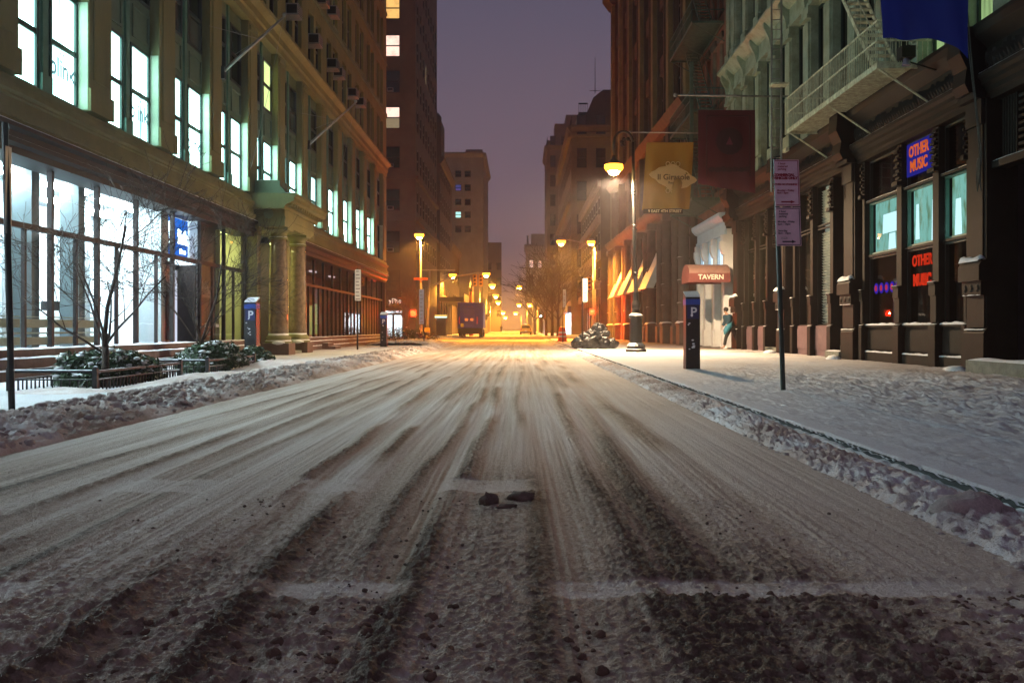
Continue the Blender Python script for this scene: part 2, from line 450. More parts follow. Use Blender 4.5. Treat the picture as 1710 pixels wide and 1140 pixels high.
def road_field(X, Y):
    near = np.clip((7.5 - Y) / 4.5, 0, 1)
    lum = billow(X * 30, Y * 24, 3, 3)                    # slush crumbs
    big = fbm(X * .9, Y * .35, 40, 4)
    h = 0.010 * fbm(X * 1.3, Y * .5, 8, 3)
    dirt = 0.27 + 0.30 * near * np.clip((1.45 - X + .25 * (Y < 3.4) ) / .55, 0, 1) + 0.35 * (big - .5)
    streak = vnoise(X * 7.5, Y * .12, 61) * .34 + vnoise(X * 19, Y * .3, 62) * .34 + vnoise(X * 46, Y * .5, 63) * .32
    dirt = dirt + 0.62 * (streak - .5) * np.clip((1.3 - X) / .4, 0, 1)
    h = h - 0.010 * (streak - .5)
    crb0 = fbm(X * 30, Y * 12, 303, 3)
    # tyre grooves and thrown-up ridges
    for xc, a, w in ((-3.25, .018, .05), (-2.95, .016, .05), (-2.55, .034, .06), (-2.22, .026, .06), (-1.92, .012, .05), (-1.35, .042, .055),
                     (-.95, .034, .06), (-.58, .030, .05), (-.37, .036, .06), (.02, .012, .05), (.47, .026, .07), (.70, .030, .09), (1.02, .016, .10)):
        x0 = xc + .05 * np.sin(Y * .35 + xc * 5) + .06 * (vnoise(Y * .8, Y * 0 + xc * 9, 5) - .5)
        pres = np.clip(2.6 * vnoise(Y * .55 + xc * 13, Y * 0 + xc, 9) - .55, 0.05, 1) * np.clip(1.3 - Y / 45, .45, 1)
        g = np.exp(-((X - x0) / w) ** 2)
        h = h + a * .75 * g * pres * (.15 + 1.1 * billow(X * 34, Y * 26, 21, 3))
        dirt = dirt + .50 * g * pres * (.6 + .8 * crb0)
        h = h - .010 * np.exp(-((X - x0 - .16) / .07) ** 2)
        dirt = dirt + .06 * np.exp(-((X - x0 - .16) / .07) ** 2)
    # fine tread lines
    tread = np.sin(X * 2 * np.pi / .045)
    tm = np.exp(-((X + .47) / .09) ** 2) + np.exp(-((X - .18) / .10) ** 2) * .8 + np.exp(-((X + 2.05) / .12) ** 2) * .6 + np.exp(-((X + 1.62) / .10) ** 2) * .5
    fin = vnoise(X * 55, Y * .7, 91) * .5 + vnoise(X * 110, Y * 1.3, 92) * .5
    lane = np.clip(1.5 * vnoise(X * 2.2, Y * .15, 93) - .2, 0, 1)
    h = h + .006 * (fin - .5) * lane * (1 + Y * .05); dirt = dirt + .34 * (fin - .5) * lane
    h = h + .0022 * tread * tm * np.clip(1.6 - Y / 9, 0, 1)
    # crumbs where churned
    ch = np.clip(near * 1.15 * np.clip((1.65 - X) / .7, .12, 1) + .16 + .9 * (big - .55), .06, 1.0)
    ch = ch * (1 - .7 * np.clip(tm, 0, 1))
    mid = billow(X * 13 + 4, Y * 11, 37, 3)
    crb = fbm(X * 62, Y * 50, 301, 3)
    h = h + .014 * ch * np.clip(crb - .46, 0, 1) * 2.0 + .005 * ch * np.clip(lum - .60, 0, 1) * 2.2 + .006 * ch * np.clip(mid - .66, 0, 1) * 2.2 * (.4 + lum) + .0022 * fbm(X * 75, Y * 60, 70, 2) * (.5 + ch)
    dirt = dirt + .20 * ch * (lum - .45) + .5 * ch * (crb - .5)
    # heavy clods in the very near right corner
    m2 = np.clip((3.9 - Y) / .9, 0, 1) * np.clip(np.abs(X - .2) / .8, 0.25, 1)
    cl = billow(X * 11, Y * 10, 90, 4)
    h = h + .040 * m2 * np.clip(cl - .62, 0, 1) * 1.6
    # stop line and crosswalk line under thin snow
    for y0, y1, k in ((3.29, 3.52, 1.0), (5.42, 5.90, .8)):
        band = np.clip((Y - y0) / .03, 0, 1) * np.clip((y1 - Y) / .03, 0, 1) * np.clip((1.75 - X) / .3, 0, 1)
        patch = np.clip(7 * vnoise(X * 2.1 + y0, Y * 0 + y0 * 3, 33) - 2.1, .12, 1) * (1 - .55 * np.clip(5 * (fbm(X * 9, Y * 9, 35, 3) - .52), 0, 1))
        dirt = dirt * (1 - .9 * band * patch * k) + .10 * band * patch
        h = h * (1 - .55 * band * patch)
    return h, np.clip(dirt, 0, .98)
def geom(a, b_, d0, gr):
    out = [a]; d = d0
    while out[-1] < b_:
        out.append(out[-1] + d); d *= gr
    out[-1] = b_; return np.array(out)
for xs, ys in ((np.arange(-2.30, 2.62, .0076), geom(1.9, 8.0, .0062, 1.0028)), (np.linspace(-4.85, -2.29, 170), geom(1.9, 8.0, .011, 1.004)), (np.linspace(-4.85, 2.62, 520), geom(7.99, 63, .032, 1.0062))):
    X, Y = np.meshgrid(xs, ys)
    H, D = road_field(X, Y)
    grid_mesh('road', X, Y, H + .02, ROADM, D)
# far road, the crossing and beyond
ys = geom(63, 900, .5, 1.06); xs = np.concatenate([np.linspace(-60, -8, 30), np.linspace(-7.8, 7.8, 60), np.linspace(8, 60, 30)])
X, Y = np.meshgrid(xs, ys)
grid_mesh('crossing_road', X, Y, .018 + .03 * fbm(X, Y * .4, 2, 3), ROADM, np.clip(.42 + .5 * (fbm(X * .6, Y * .25, 4, 4) - .5) + .25 * (vnoise(X * 5, Y * .1, 8) - .5), 0, 1))
# road behind and beside the camera
X, Y = np.meshgrid(np.linspace(-30, 30, 120), np.linspace(-25, 1.9, 60))
grid_mesh('crossing_road_near', X, Y, .018 + .03 * fbm(X, Y, 2, 3), ROADM, np.clip(.6 + .5 * (fbm(X * .6, Y * .6, 4, 4) - .5), 0, 1))

# right sidewalk: trampled snow
KR = 2.62
ys = geom(1.9, 82, .016, 1.0052); xs = np.concatenate([np.linspace(KR, 7.5, 330), np.linspace(7.52, 9.75, 120)])
X, Y = np.meshgrid(xs, ys)
tr = fbm(X * .55, Y * .4, 14, 3)
foot = billow(X * 4.2, Y * 3.4, 15, 3)
trm = np.clip((X - 2.9) / 2.0, .30, 1) * np.clip((24 - Y) / 8, .12, 1)
H = .10 + .012 * (tr - .5) + .085 * trm * (foot - .6) + (.006 + .040 * trm) * (billow(X * 15, Y * 12, 16, 3) - .6) + .012 * np.clip(billow(X * 7, Y * 6, 18, 3) - .62, 0, 1) * 3 * np.clip((X - 2.8), 0, 1)
wet = np.clip((X - 7.0) / 1.6, 0, 1)
D = np.clip(.06 + .55 * trm * (1.0 - foot) + .42 * wet * (.55 + .8 * (fbm(X * 2, Y * 2, 19, 4) - .4)) + .3 * (tr - .55) + .14 * (fbm(X * 3, Y * 3, 44, 3) - .5), 0, .95)
# bare dark patch along the brown building
D = np.clip(D + .6 * np.clip((Y - 37) / 5, 0, 1) * np.clip((X - 5.0) / 1.2, 0, 1), 0, .95)
grid_mesh('right_sidewalk', X, Y, H, WALKM, D)
b = MB(); b.box(KR - .15, KR - .002, 1.0, 82, -.04, .094); b.snow(1.0, 1.1, 0, .1, 0) if False else None
tag(b.build('right_kerb', mat('kerb_steel', (0.035, 0.04, 0.038), .6, .3, 5, .1)), kind='structure')
ys = geom(1.9, 80, .010, 1.006); xs = np.linspace(KR - .165, KR + .06, 16); X, Y = np.meshgrid(xs, ys)
lip = .02 * (vnoise(Y * 3.1, Y * 0 + 1, 83) - .5) + .03 * (vnoise(Y * 26, Y * 0 + 2, 84) - .35)
Zk = .104 + .012 * fbm(X * 6, Y * 4, 85, 3) - np.where(X < KR - .147, np.clip(.008 + lip, 0, .06) + .006, 0)
grid_mesh('kerb_snow', X, Y, Zk, WALKM, X * 0 + .08, kind='stuff', label='snow crust hanging over the edge of the right kerb')
b = MB(); b.box(KR, 9.75, -2, 1.9, -.04, .1)
tag(b.build('right_sidewalk_corner', WHITEP and SNOWC), kind='structure')
# left sidewalk
KL = -4.85
ys = geom(6, 62, .03, 1.012); xs = np.linspace(-9.0, KL, 160)
X, Y = np.meshgrid(xs, ys)
H = .10 + .02 * (fbm(X, Y, 23, 3) - .5) + .004 * billow(X * 12, Y * 10, 24, 2)
D = np.clip(.14 + .35 * (fbm(X * .8, Y * .5, 25, 4) - .5) + .22 * np.clip((-7.2 - X) / 1.0, 0, 1), 0, .9)
grid_mesh('left_sidewalk', X, Y, H, WALKM, D)
b = MB(); b.box(KL + .002, KL + .15, 1.0, 62, -.04, .09)
tag(b.build('left_kerb', CONC), kind='structure')
b = MB(); b.box(-60, KL, -20, 6, -.04, .1)
tag(b.build('left_sidewalk_corner', SNOWC), kind='structure')
# far sidewalks beyond the crossing
for sx, nm in ((-1, 'far_left_sidewalk'), (1, 'far_right_sidewalk')):
    b = MB(); y0 = 94 if sx < 0 else 100
    x0, x1 = (-40, -6.6) if sx < 0 else (3.0, 40)
    b.box(x0, x1, y0, 600, -.03, .13); tag(b.build(nm, SNOWC), kind='structure')

# ---- ploughed banks: lumpy height fields plus loose clods pressed into them
def bank(name, xa, xb, ya, yb, hmax, prof, label, seed, dy0=.022, gr=1.005, nx=110):
    ys = geom(ya, yb, dy0, gr); us = np.linspace(0, 1, nx)
    U, Y = np.meshgrid(us, ys)
    wob = .12 * (fbm(Y * .7, Y * 0 + seed, seed, 3) - .5)
    X = xa + (xb - xa) * U + wob * np.sin(np.pi * U)
    env = prof(U) * (.55 + .9 * fbm(Y * .55, Y * 0 + 3, seed + 1, 3))
    lump = billow(X * 6.5, Y * 5.6, seed + 2, 4); fine = billow(X * 22, Y * 18, seed + 5, 3)
    Z = .01 + hmax * env * (.45 + .8 * lump) + .075 * np.clip(env * 2.5, 0, 1) * (fine - .3)
    D = np.clip(.18 + 1.5 * (fbm(X * 2.3, Y * 1.8, seed + 7, 4) - .42) + .35 * (.8 - lump) , 0, .95)
    return grid_mesh(name, X, Y, Z, BANKM, D, kind='stuff', label=label)
bank('left_snow_bank', -3.75, -5.2, 5.0, 61, .15, lambda u: np.sin(np.pi * np.clip(u, 0, 1)) ** .7 * (1 - .25 * u), 'ploughed dirty snow bank along the left kerb', 101)
bank('right_snow_bank', 1.93, 2.46, 3.0, 80, .065, lambda u: np.sin(np.pi * u) ** .8, 'low crumbly ridge of ploughed snow along the right kerb', 131, .018, 1.0052, 60)
bank('corner_snow_bank', -4.1, -8.3, 49, 60, .26, lambda u: np.sin(np.pi * u) ** .6, 'white snow heap at the far left street corner', 151, .08, 1.01, 70)
# soft white strip in the right gutter
ys = geom(3, 80, .012, 1.006); xs = np.linspace(2.32, 2.475, 24); X, Y = np.meshgrid(xs, ys)
grid_mesh('gutter_snow', X, Y, .040 + .040 * fbm(X * 5, Y * 1.6, 77, 4) + .02 * (vnoise(X * 40, Y * 14, 79) - .5) - .02 * np.clip(2.42 - X, 0, 1) / .08, WALKM, X * 0 + .02, kind='stuff', label='soft white snow lying in the right gutter below the kerb')
# pinkish smooth drift behind the tree guards
def drift(name, cx, cy_, rx, ry, h, seed, label, dd=.22):
    U, V = np.meshgrid(np.linspace(-1, 1, 50), np.linspace(-1, 1, 80))
    R = np.sqrt(U * U + V * V); Z = .09 + h * np.clip(1 - R, 0, 1) ** .6 * (.7 + .6 * fbm(U * 3 + seed, V * 5, seed, 4)) - .05 * (R > 1)
    grid_mesh(name, cx + U * rx, cy_ + V * ry, Z, BANKM, np.clip(dd + .4 * (fbm(U * 4, V * 6, seed + 3, 4) - .5), 0, 1), kind='stuff', label=label)
drift('snow_drift', -5.35, 15.8, .5, 3.2, .13, 201, 'smooth pinkish snow drift against the first tree guard', .3)
drift('snow_drift', -5.5, 21.2, .6, 3.0, .18, 207, 'smooth snow drift between the second tree guard and the parking meter', .2)
drift('snow_drift', -6.15, 12.9, .75, .5, .08, 213, 'low drift of pinkish snow in front of the first tree guard', .3)

def ico(sub=2):
    import bmesh
    bm = bmesh.new(); bmesh.ops.create_icosphere(bm, subdivisions=sub, radius=1.0)
    v = np.array([p.co[:] for p in bm.verts]); f = [tuple(q.index for q in p.verts) for p in bm.faces]; bm.free(); return v, f
ICV, ICF = ico(2)
ICV3, ICF3 = ico(3)
def rock(mb, c, r, seed, sq=(1, 1, .7), V=None, Fc=None, amp=.35):
    V = ICV if V is None else V; Fc = ICF if Fc is None else Fc
    n = fbm(V[:, 0] * 1.7 + seed * 3.1, V[:, 1] * 1.7 + V[:, 2] * 1.3, seed, 3) * 2 - 1
    P = V * (1 + amp * n)[:, None] * np.array(sq) * r + np.array(c)
    mb.add([tuple(p) for p in P], Fc)
CLODM = mat('clod_snow', (0.62, 0.53, 0.50), .8, .35, 14, .5, fine=90)
CLODD = mat('clod_dark', (0.22, 0.165, 0.13), .85, .35, 14, .6, fine=90)
b = MB()
for k in range(4200):                                  # left bank crumbs
    y = 5.5 + 36 * rs.rand() ** 2.3; x = -3.8 - 1.45 * rs.rand() ** .8
    t = min(1, max(0, (-3.75 - x) / 1.6)); z = .03 + .14 * math.sin(math.pi * min(t, .95)) ** .7
    rock(b, (x, y, z * (.7 + .5 * rs.rand())), .014 + .045 * rs.rand() ** 2.6, k)
b.build('snow_clods_left', CLODM, smooth=True); tag(bpy.data.objects['snow_clods_left'], 'loose clods of dirty snow on the left bank', kind='stuff')
b = MB()
for k in range(70):
    y = 6 + 24 * rs.rand() ** 1.6; x = -3.95 - 1.0 * rs.rand()
    rock(b, (x, y, .10 + .05 * rs.rand()), .05 + .07 * rs.rand() ** 2, k + 500, (1.3, 1.1, .55), ICV3, ICF3, .7)
b.build('snow_slabs_left', CLODM, smooth=False); tag(bpy.data.objects['snow_slabs_left'], 'broken slabs of packed snow in the left bank', kind='stuff')
b = MB()
for k in range(1900):                                   # right bank crumbs
    y = 3.2 + 26 * rs.rand() ** 1.7; x = 1.9 + .55 * rs.rand()
    t = (x - 1.9) / .55; z = .018 + .045 * math.sin(math.pi * min(max(t, .02), .98))
    rock(b, (x, y, z * (.6 + .6 * rs.rand())), .006 + .022 * rs.rand() ** 2.8, k)
b.build('snow_clods_right', CLODM, smooth=True); tag(bpy.data.objects['snow_clods_right'], 'loose clods of pinkish snow on the right ridge', kind='stuff')
b = MB()
for k in range(700):                                  # road crumbs
    y = 2.4 + 2.8 * rs.rand(); x = -3.2 + 5.0 * rs.rand()
    if rs.rand() < .93: x = random.choice((-1.35, -.95, -.58, -.37, .47, .70, 1.02)) + rs.randn() * .06
    rock(b, (x, y, .026 + .006 * rs.rand()), .003 + .008 * rs.rand() ** 3, k)
b.build('slush_crumbs', CLODD, smooth=True); tag(bpy.data.objects['slush_crumbs'], 'brown slush crumbs strewn over the churned road', kind='stuff')
b = MB()
for k in range(900):                                   # big clods at the bottom right of the view
    y = 2.45 + .9 * rs.rand() ** 1.2; x = .75 + 1.0 * rs.rand()
    if k % 4 == 0: x = -1.2 + 1.8 * rs.rand(); y = 2.5 + .7 * rs.rand()
    rock(b, (x, y, .022), .005 + .018 * rs.rand() ** 3, k, (1, 1, .9), amp=.6)
b.build('slush_heap', mat('clod_brown', (0.26, 0.17, 0.12), .85, .35, 14, .6, fine=90), smooth=True); tag(bpy.data.objects['slush_heap'], 'heaped brown slush clods on the near road', kind='stuff')
def chunk(x, y, r, sq, lab, m=CLODD, seed=1, z=None):
    mb = MB(); rock(mb, (x, y, .02 + r * .45 if z is None else z), r, seed, sq, ICV3, ICF3, .55)
    o = mb.build('snow_chunk', m, smooth=True); tag(o, lab, 'snow chunk')
chunk(-.165, 5.05, .048, (1, 1, .85), 'dark round frozen slush lump lying mid road', seed=3)
chunk(-.0, 5.16, .058, (1.3, .9, .55), 'long flat frozen slush lump beside the round one mid road', seed=5)
chunk(-.07, 4.93, .035, (1.4, .8, .4), 'small low slush lump just in front of the two dark lumps', seed=8)
chunk(2.17, 4.62, .15, (1.25, .8, .75), 'large tilted slab of packed pinkish snow on the right kerb ridge', CLODM, 12, .055)

# ------------------------------------------------------------------ LEFT BUILDING
LB = thing('corner_office_building', 'tall olive limestone loft building with lit cyan windows over a bright glass storefront', 'building', (-8.6, 11, 0))
Z0, Z1 = 8.9, 61.7
b = MB(LFT); b.box(Z0, Z1, -12, -.62, 4.45, 27); b.build('core_wall', DARKB, LB)
PER = 3.74
bays = [16.44 + PER * (k - 1) for k in range(-1, 13)]       # start of first window of each bay
cols = []
for z in bays:
    if z < Z0: continue
    cols.append((z, z + 2.69))
rz = math.pi / 2
# floors 2 and 3 : piers proud, spandrels and mullions set back
b = MB(LFT)
prev = Z0
for i, (a, c) in enumerate(cols):
    p = MB(LFT); p.box(prev, a, -.5, 0, 5.30, 10.72)
    p.box(prev + .0, prev + .1, -.5, -.06, 5.30, 10.7) if False else None
    p.box(prev - .03 if prev > Z0 else prev, a + .03, .002, .05, 5.30, 5.75)
    p.box(prev + .18, a - .18, .002, .03, 5.95, 10.4)
    p.box(prev + .1, a - .1, .003, .06, 10.45, 10.6)
    p.build('pier', STONE, LB)
    prev = c
p = MB(LFT); p.box(prev, Z1, -.5, 0, 5.30, 10.72); p.box(prev + .15, Z1 - .15, .002, .03, 5.95, 10.4); p.build('pier', STONE, LB)
for i, (a, c) in enumerate(cols):
    p = MB(LFT); m0 = a + 1.13; m1 = m0 + .43
    p.box(m0, m1, -.5, -.25, 5.30, 10.72); p.box(m0 + .12, m1 - .12, -.25, -.20, 5.30, 10.72)
    p.box(m0 + .02, m1 - .02, -.25, -.16, 5.30, 5.65)
    p.build('mullion', MULG, LB)
    for u0, u1 in ((a, m0), (m1, c)):
        q = MB(LFT); q.box(u0, u1, -.5, -.24, 7.46, 8.54)
        q.box(u0 + .08, u1 - .08, -.24, -.20, 7.62, 7.68); q.box(u0 + .08, u1 - .08, -.24, -.20, 8.30, 8.36)
        q.box(u0 + .08, u0 + .14, -.24, -.20, 7.68, 8.30); q.box(u1 - .14, u1 - .08, -.24, -.20, 7.68, 8.30)
        q.build('spandrel_panel', SPAN, LB)
        q = MB(LFT); q.box(u0, u1, -.5, -.24, 10.3, 10.72); q.build('lintel', STONE2, LB)
        s = (u0 + u1) / 2; P = LFT((s, -.30, 5.30))
        k = i
        lit = [LITA, LITA]
        if i in (1,): lit = [LITA, LITA]
        if (i * 7) % 5 == 2: lit = [LITB, LITA]
        if i == len(cols) - 1: lit = [DPANE]
        window(LB, P, rz, 1.12, 2.16, FRAMEG, lit, rail=.5, t=.075)
        up = [DPANE]
        if i == 6 and u0 > a + .5: up = [LITY]
        elif i % 3 == 1: up = [DPANEB, DPANE]
        window(LB, LFT((s, -.30, 8.54)), rz, 1.12, 1.76, FRAMEK, up, rail=.5, t=.075)
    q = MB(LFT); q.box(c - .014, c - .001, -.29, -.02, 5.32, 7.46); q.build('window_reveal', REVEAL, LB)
    s0 = MB(LFT); s0.box(a, c, -.5, -.1, 5.24, 5.298); s0.build('window_sill', STONE2, LB)
# entablature between storefront and second floor
b = MB(LFT)
prof = [(-.62, 4.42), (.10, 4.42), (.10, 4.50), (.14, 4.50), (.14, 4.62), (.06, 4.64), (.06, 4.84), (.10, 4.86), (.10, 4.90), (.16, 4.93), (.16, 5.00), (.05, 5.04), (.05, 5.12), (.02, 5.22), (-.62, 5.235)]
for (u0, u1) in ((Z0, 30.75), (35.2, Z1)):
    b.prism(prof, u0, u1)
b.build('entablature', STONE, LB)
b = MB(LFT)
prof = [(-.5, 10.73), (.06, 10.73), (.06, 10.95), (.12, 11.0), (.12, 11.25), (.20, 11.32), (.32, 11.40), (.32, 11.52), (.05, 11.62), (-.5, 11.63)]
b.prism(prof, Z0, Z1); b.build('cornice', STONE, LB)
b = MB(LFT)
b.prism([(-.62, 3.93), (.02, 3.93), (.02, 4.05), (.10, 4.10), (.10, 4.18), (.05, 4.2), (.05, 4.30), (.16, 4.34), (.16, 4.41), (-.62, 4.415)], Z0, 31.0)
b.prism([(-.62, 3.93), (.02, 3.93), (.02, 4.05), (.10, 4.10), (.10, 4.18), (.05, 4.2), (.05, 4.30), (.16, 4.34), (.16, 4.41), (-.62, 4.415)], 35.2, Z1)
b.build('fascia', BROWN, LB)
p = MB(LFT); p.snow(Z0, 31, .06, .155, 4.413, .018); p.snow(35.3, Z1, .06, .155, 4.413, .018); p.build('snow_ledge', SNOWC, LB, True)
# upper floors
ucols = []
for (a, c) in cols: ucols += [(a + .05, a + 1.10), (a + 1.50, a + 2.60)]
rows = [(11.72, 13.95), (14.95, 17.2), (18.2, 20.45), (21.45, 23.7)]
punched(LB, LFT, Z0, Z1, 11.64, 27, ucols, rows, .5, STONE, 'upper_wall')
b = MB(LFT)
for zz in (14.55, 17.8, 21.05, 24.3): b.box(Z0, Z1, .003, .07, zz, zz + .18)
b.build('string_course', STONE2, LB)
for i, (a, c) in enumerate(ucols):
    for j, (r0, r1) in enumerate(rows):
        s = (a + c) / 2
        # only what the frame can show
        if (r1 - CAMH) * 0 + r0 > CAMH + 549 * (c) / F + .6: continue
        pm = [DPANE] if (i * 3 + j * 5) % 7 else [DPANEB]
        if (i, j) in ((17, 2), (19, 1)): pm = [emit('lit_window_dim', (0.7, 0.75, 0.3), .12)]
        window(LB, LFT((s, -.22, r0)), rz, c - a, r1 - r0, FRAMEK, pm, rail=.5, t=.06)
# sills upper
b = MB(LFT)
for i, (a, c) in enumerate(ucols):
    for j, (r0, r1) in enumerate(rows[:3]): b.box(a - .06, c + .06, -.2, .05, r0 - .09, r0 - .01)
b.build('upper_sills', STONE2, LB)
# plinth of three courses (joints recessed)
for k, (u0, u1) in enumerate(((Z0, 25.2), (27.0, 30.9), (35.2, Z1))):
    for j, (d, h0, h1) in enumerate(((.34, .02, .26), (.24, .27, .45), (.12, .46, .60))):
        uu = u0
        while uu < u1 - .1:
            w = min(2.6, u1 - uu); q = MB(LFT); q.box(uu + .004, uu + w - .004, -.3, d, h0, h1); q.build('plinth_stone', PLINTH, LB); uu += w
    p = MB(LFT); p.snow(u0, u1, .24, .345, .258, .022); p.snow(u0, u1, .12, .245, .448, .022); p.snow(u0, u1, -.1, .125, .598, .02, ph=2)
    p.build('snow_ledge', SNOWC, LB, True)
# storefront framing, left part
GX = -.28
up_m = [9.9, 11.9, 13.95, 16.04, 18.13, 20.12, 22.16, 24.48, 26.56, 28.73, 30.9]
low_m = [10.9, 12.9, 15.0, 17.16, 19.16, 21.1, 23.4, 27.65, 29.7]
for u in up_m:
    q = MB(LFT); q.box(u - .045, u + .045, GX - .05, GX + .05, .60, 3.93); q.build('storefront_mullion', BROWN, LB)
for u in low_m:
    q = MB(LFT); q.box(u - .035, u + .035, GX - .04, GX + .03, .60, 2.74); q.build('storefront_mullion', BROWN, LB)
q = MB(LFT); q.box(Z0, 31.0, GX - .055, GX + .06, 2.74, 2.84); q.build('transom_bar', BROWN, LB)
for a, c in zip(up_m[:-1], up_m[1:]):
    q = MB(LFT); q.quad((a + .05, GX, 2.84), (c - .05, GX, 2.84), (c - .05, GX, 3.93), (a + .05, GX, 3.93)); q.build('pane', GLASS, LB)
    mids = [m for m in low_m if a < m < c]; e2 = [a] + mids + [c]
    for a2, c2 in zip(e2[:-1], e2[1:]):
        if 25.0 < (a2 + c2) / 2 < 26.4: continue
        q = MB(LFT); q.quad((a2 + .045, GX, .60), (c2 - .045, GX, .60), (c2 - .045, GX, 2.74), (a2 + .045, GX, 2.74)); q.build('pane', GLASS, LB)
# frosted film bands low on the first panes
FROST = mat('frosted_film', (0.45, 0.50, 0.42), .5, .05, 2, 0)
for a, c in ((9.9, 11.9), (11.9, 13.95), (13.95, 16.04), (16.04, 17.1), (17.2, 18.1), (18.2, 19.1), (19.2, 20.05)):
    q = MB(LFT)
    for h0, h1 in ((.66, .80), (.86, .89), (.97, 1.13), (1.16, 1.18)): q.box(a + .06, c - .06, GX - .012, GX - .006, h0, h1)
    q.build('frosted_band', FROST, LB)
# gym interior
RM = thing('gym_interior', 'bright white gym interior behind the left storefront glass', 'room', (-10.5, 18, .6))
b = MB(LFT); b.box(Z0, 26.5, -4.6, -.32, .40, .58); b.build('floor', ROOMG, RM)
b = MB(LFT); b.box(Z0, 26.5, -3.5, -3.3, .58, 4.0); b.box(Z0 - .0, Z0 + .1, -4.6, -.32, .58, 4.0); b.box(26.5, 26.62, -4.8, -.32, .4, 4.0); b.build('wall', ROOMW, RM)
b = MB(LFT); b.box(Z0, 26.62, -4.8, -.62, 4.0, 4.1); b.build('ceiling', ROOMW, RM)
CEIL = emit('ceiling_light', (0.72, 0.91, 1.0), 115.0)
for u in (11.0, 13.5, 16, 18.3, 20.7, 23.1, 25.2):
    for d in (-1.2, -2.4):
        q = MB(LFT); q.box(u - .7, u + .7, d - .16, d + .16, 3.93, 3.99); q.build('ceiling_light', CEIL, RM)
for u in (14.1, 18.35, 20.3, 24.65):
    q = MB(LFT); q.box(u, u + .30, -1.15, -.75, .58, 4.0); q.build('column', mat('column_grey', (.10, .13, .14), .5, .2, 1, 0), RM)
for u, d0, d1, w, h1, m_ in ((17.0, -2.2, -.8, .1, 4.0, ROOMW), (19.6, -3.0, -2.0, .35, 4.0, ROOMG), (21.7, -2.0, -1.4, .12, 2.6, ROOMW), (22.9, -2.5, -1.8, .3, 4.0, ROOMG), (14.6, -3.2, -1.0, .1, 4.0, ROOMW), (24.3, -1.2, -.5, .5, 4.0, ROOMG)):
    q = MB(LFT); q.box(u, u + w, d0, d1, .58, h1); q.build('partition', m_, RM)
q = MB(LFT); q.box(19.7, 20.8, -3.29, -3.22, 2.0, 4.0); q.build('wall_panel', mat('pink_wall', (0.8, .35, .4), .6, .1, 1, 0), RM)
q = MB(LFT); q.box(21.0, 21.7, -3.29, -3.22, 2.6, 3.4); q.build('wall_panel', mat('blue_wall', (0.1, .25, .8), .6, .1, 1, 0), RM)
for u in (15.0, 16.1, 20.9, 21.8):
    q = MB(LFT); q.tube((u, -1.6, .58), (u, -1.6, 1.4), .04); q.box(u - .25, u + .25, -2.1, -1.3, .6, .72); q.box(u - .2, u + .2, -1.75, -1.5, 1.35, 1.55); q.box(u - .22, u - .18, -2.0, -1.5, 1.0, 1.06)
    o = q.build('exercise_machine', BLACKM); tag(o, 'black exercise machine behind the storefront glass' + ({15.0: ' nearest the left edge', 16.1: ' second from the left edge', 20.9: ' beside the pink wall', 21.8: ' beside the blue panel'}[u]), 'exercise machine')
# glowing gym sign
SG = thing('hanging_gym_sign', 'blue glowing sign with white letters hung inside the storefront', 'sign', LFT((26, -.6, 3.3)))
q = MB(LFT); q.box(24.75, 26.42, -.62, -.56, 2.92, 3.90); q.build('panel', emit('sign_blue', (0.01, 0.16, 0.75), .9), SG)
SIGNW = emit('sign_white', (0.75, 0.93, 1.0), 7)
text('b', .78, SIGNW, LFT((25.12, -.53, 3.42)), 'E', SG, .01, .03)
text('link', .50, SIGNW, LFT((25.95, -.53, 3.40)), 'E', SG, .01, .022)
text('fitness', .16, SIGNW, LFT((25.95, -.53, 3.03)), 'E', SG, .01, .008)
# entrance door under it
D0 = MB(LFT); D0.box(24.6, 24.68, -.95, -.35, .2, 2.7); D0.box(26.4, 26.48, -.95, -.35, .2, 2.7); D0.build('entrance_recess', BROWN, LB)
q = MB(LFT); q.box(24.7, 26.4, -.9, -.84, .2, 2.7); dr = q.build('door', emit('door_glow', (0.72, .78, .95), .75, .15, 1), LB)
q = MB(LFT); q.box(25.5, 25.56, -.84, -.78, .2, 2.7); q.box(24.7, 26.4, -.84, -.78, 2.55, 2.7); q.build('door_frame', BROWN, dr)
q = MB(LFT); q.tube((25.42, -.78, .9), (25.42, -.78, 1.5), .018); q.build('handle', STEEL, dr)
# dark backing and yellow lobby
b = MB(LFT); b.box(26.65, 28.66, -.9, -.5, .4, 4.0); b.build('blank_panel', mat('dark_purple_panel', (.05, .03, .035), .35, .3, 2, .1), LB)
for u in (27.15, 28.1): text('blink', .16, mat('etch', (.6, .6, .6), .5, .1, 3, 0), LFT((u, GX + .01, 1.05)), 'E', LB, .002, .004)
b = MB(LFT); b.box(28.75, 30.9, -2.5, -2.4, .4, 4.0); b.box(28.72, 28.8, -2.5, -.4, .4, 4.); b.box(30.9, 31.0, -2.5, -.4, .4, 4.); b.build('lobby_wall', ROOMY, LB)
q = MB(LFT); q.box(29.2, 30.4, -1.8, -.9, 3.9, 3.96); q.build('ceiling_light', emit('lobby_light', (1, .95, .5), 9), LB)
b = MB(LFT)
for k in range(9): b.box(29.0 + .2 * k, 29.2 + .2 * k, -2.3, -1.4, .5, .75 + .22 * k)
b.build('stair', ROOMG, LB)
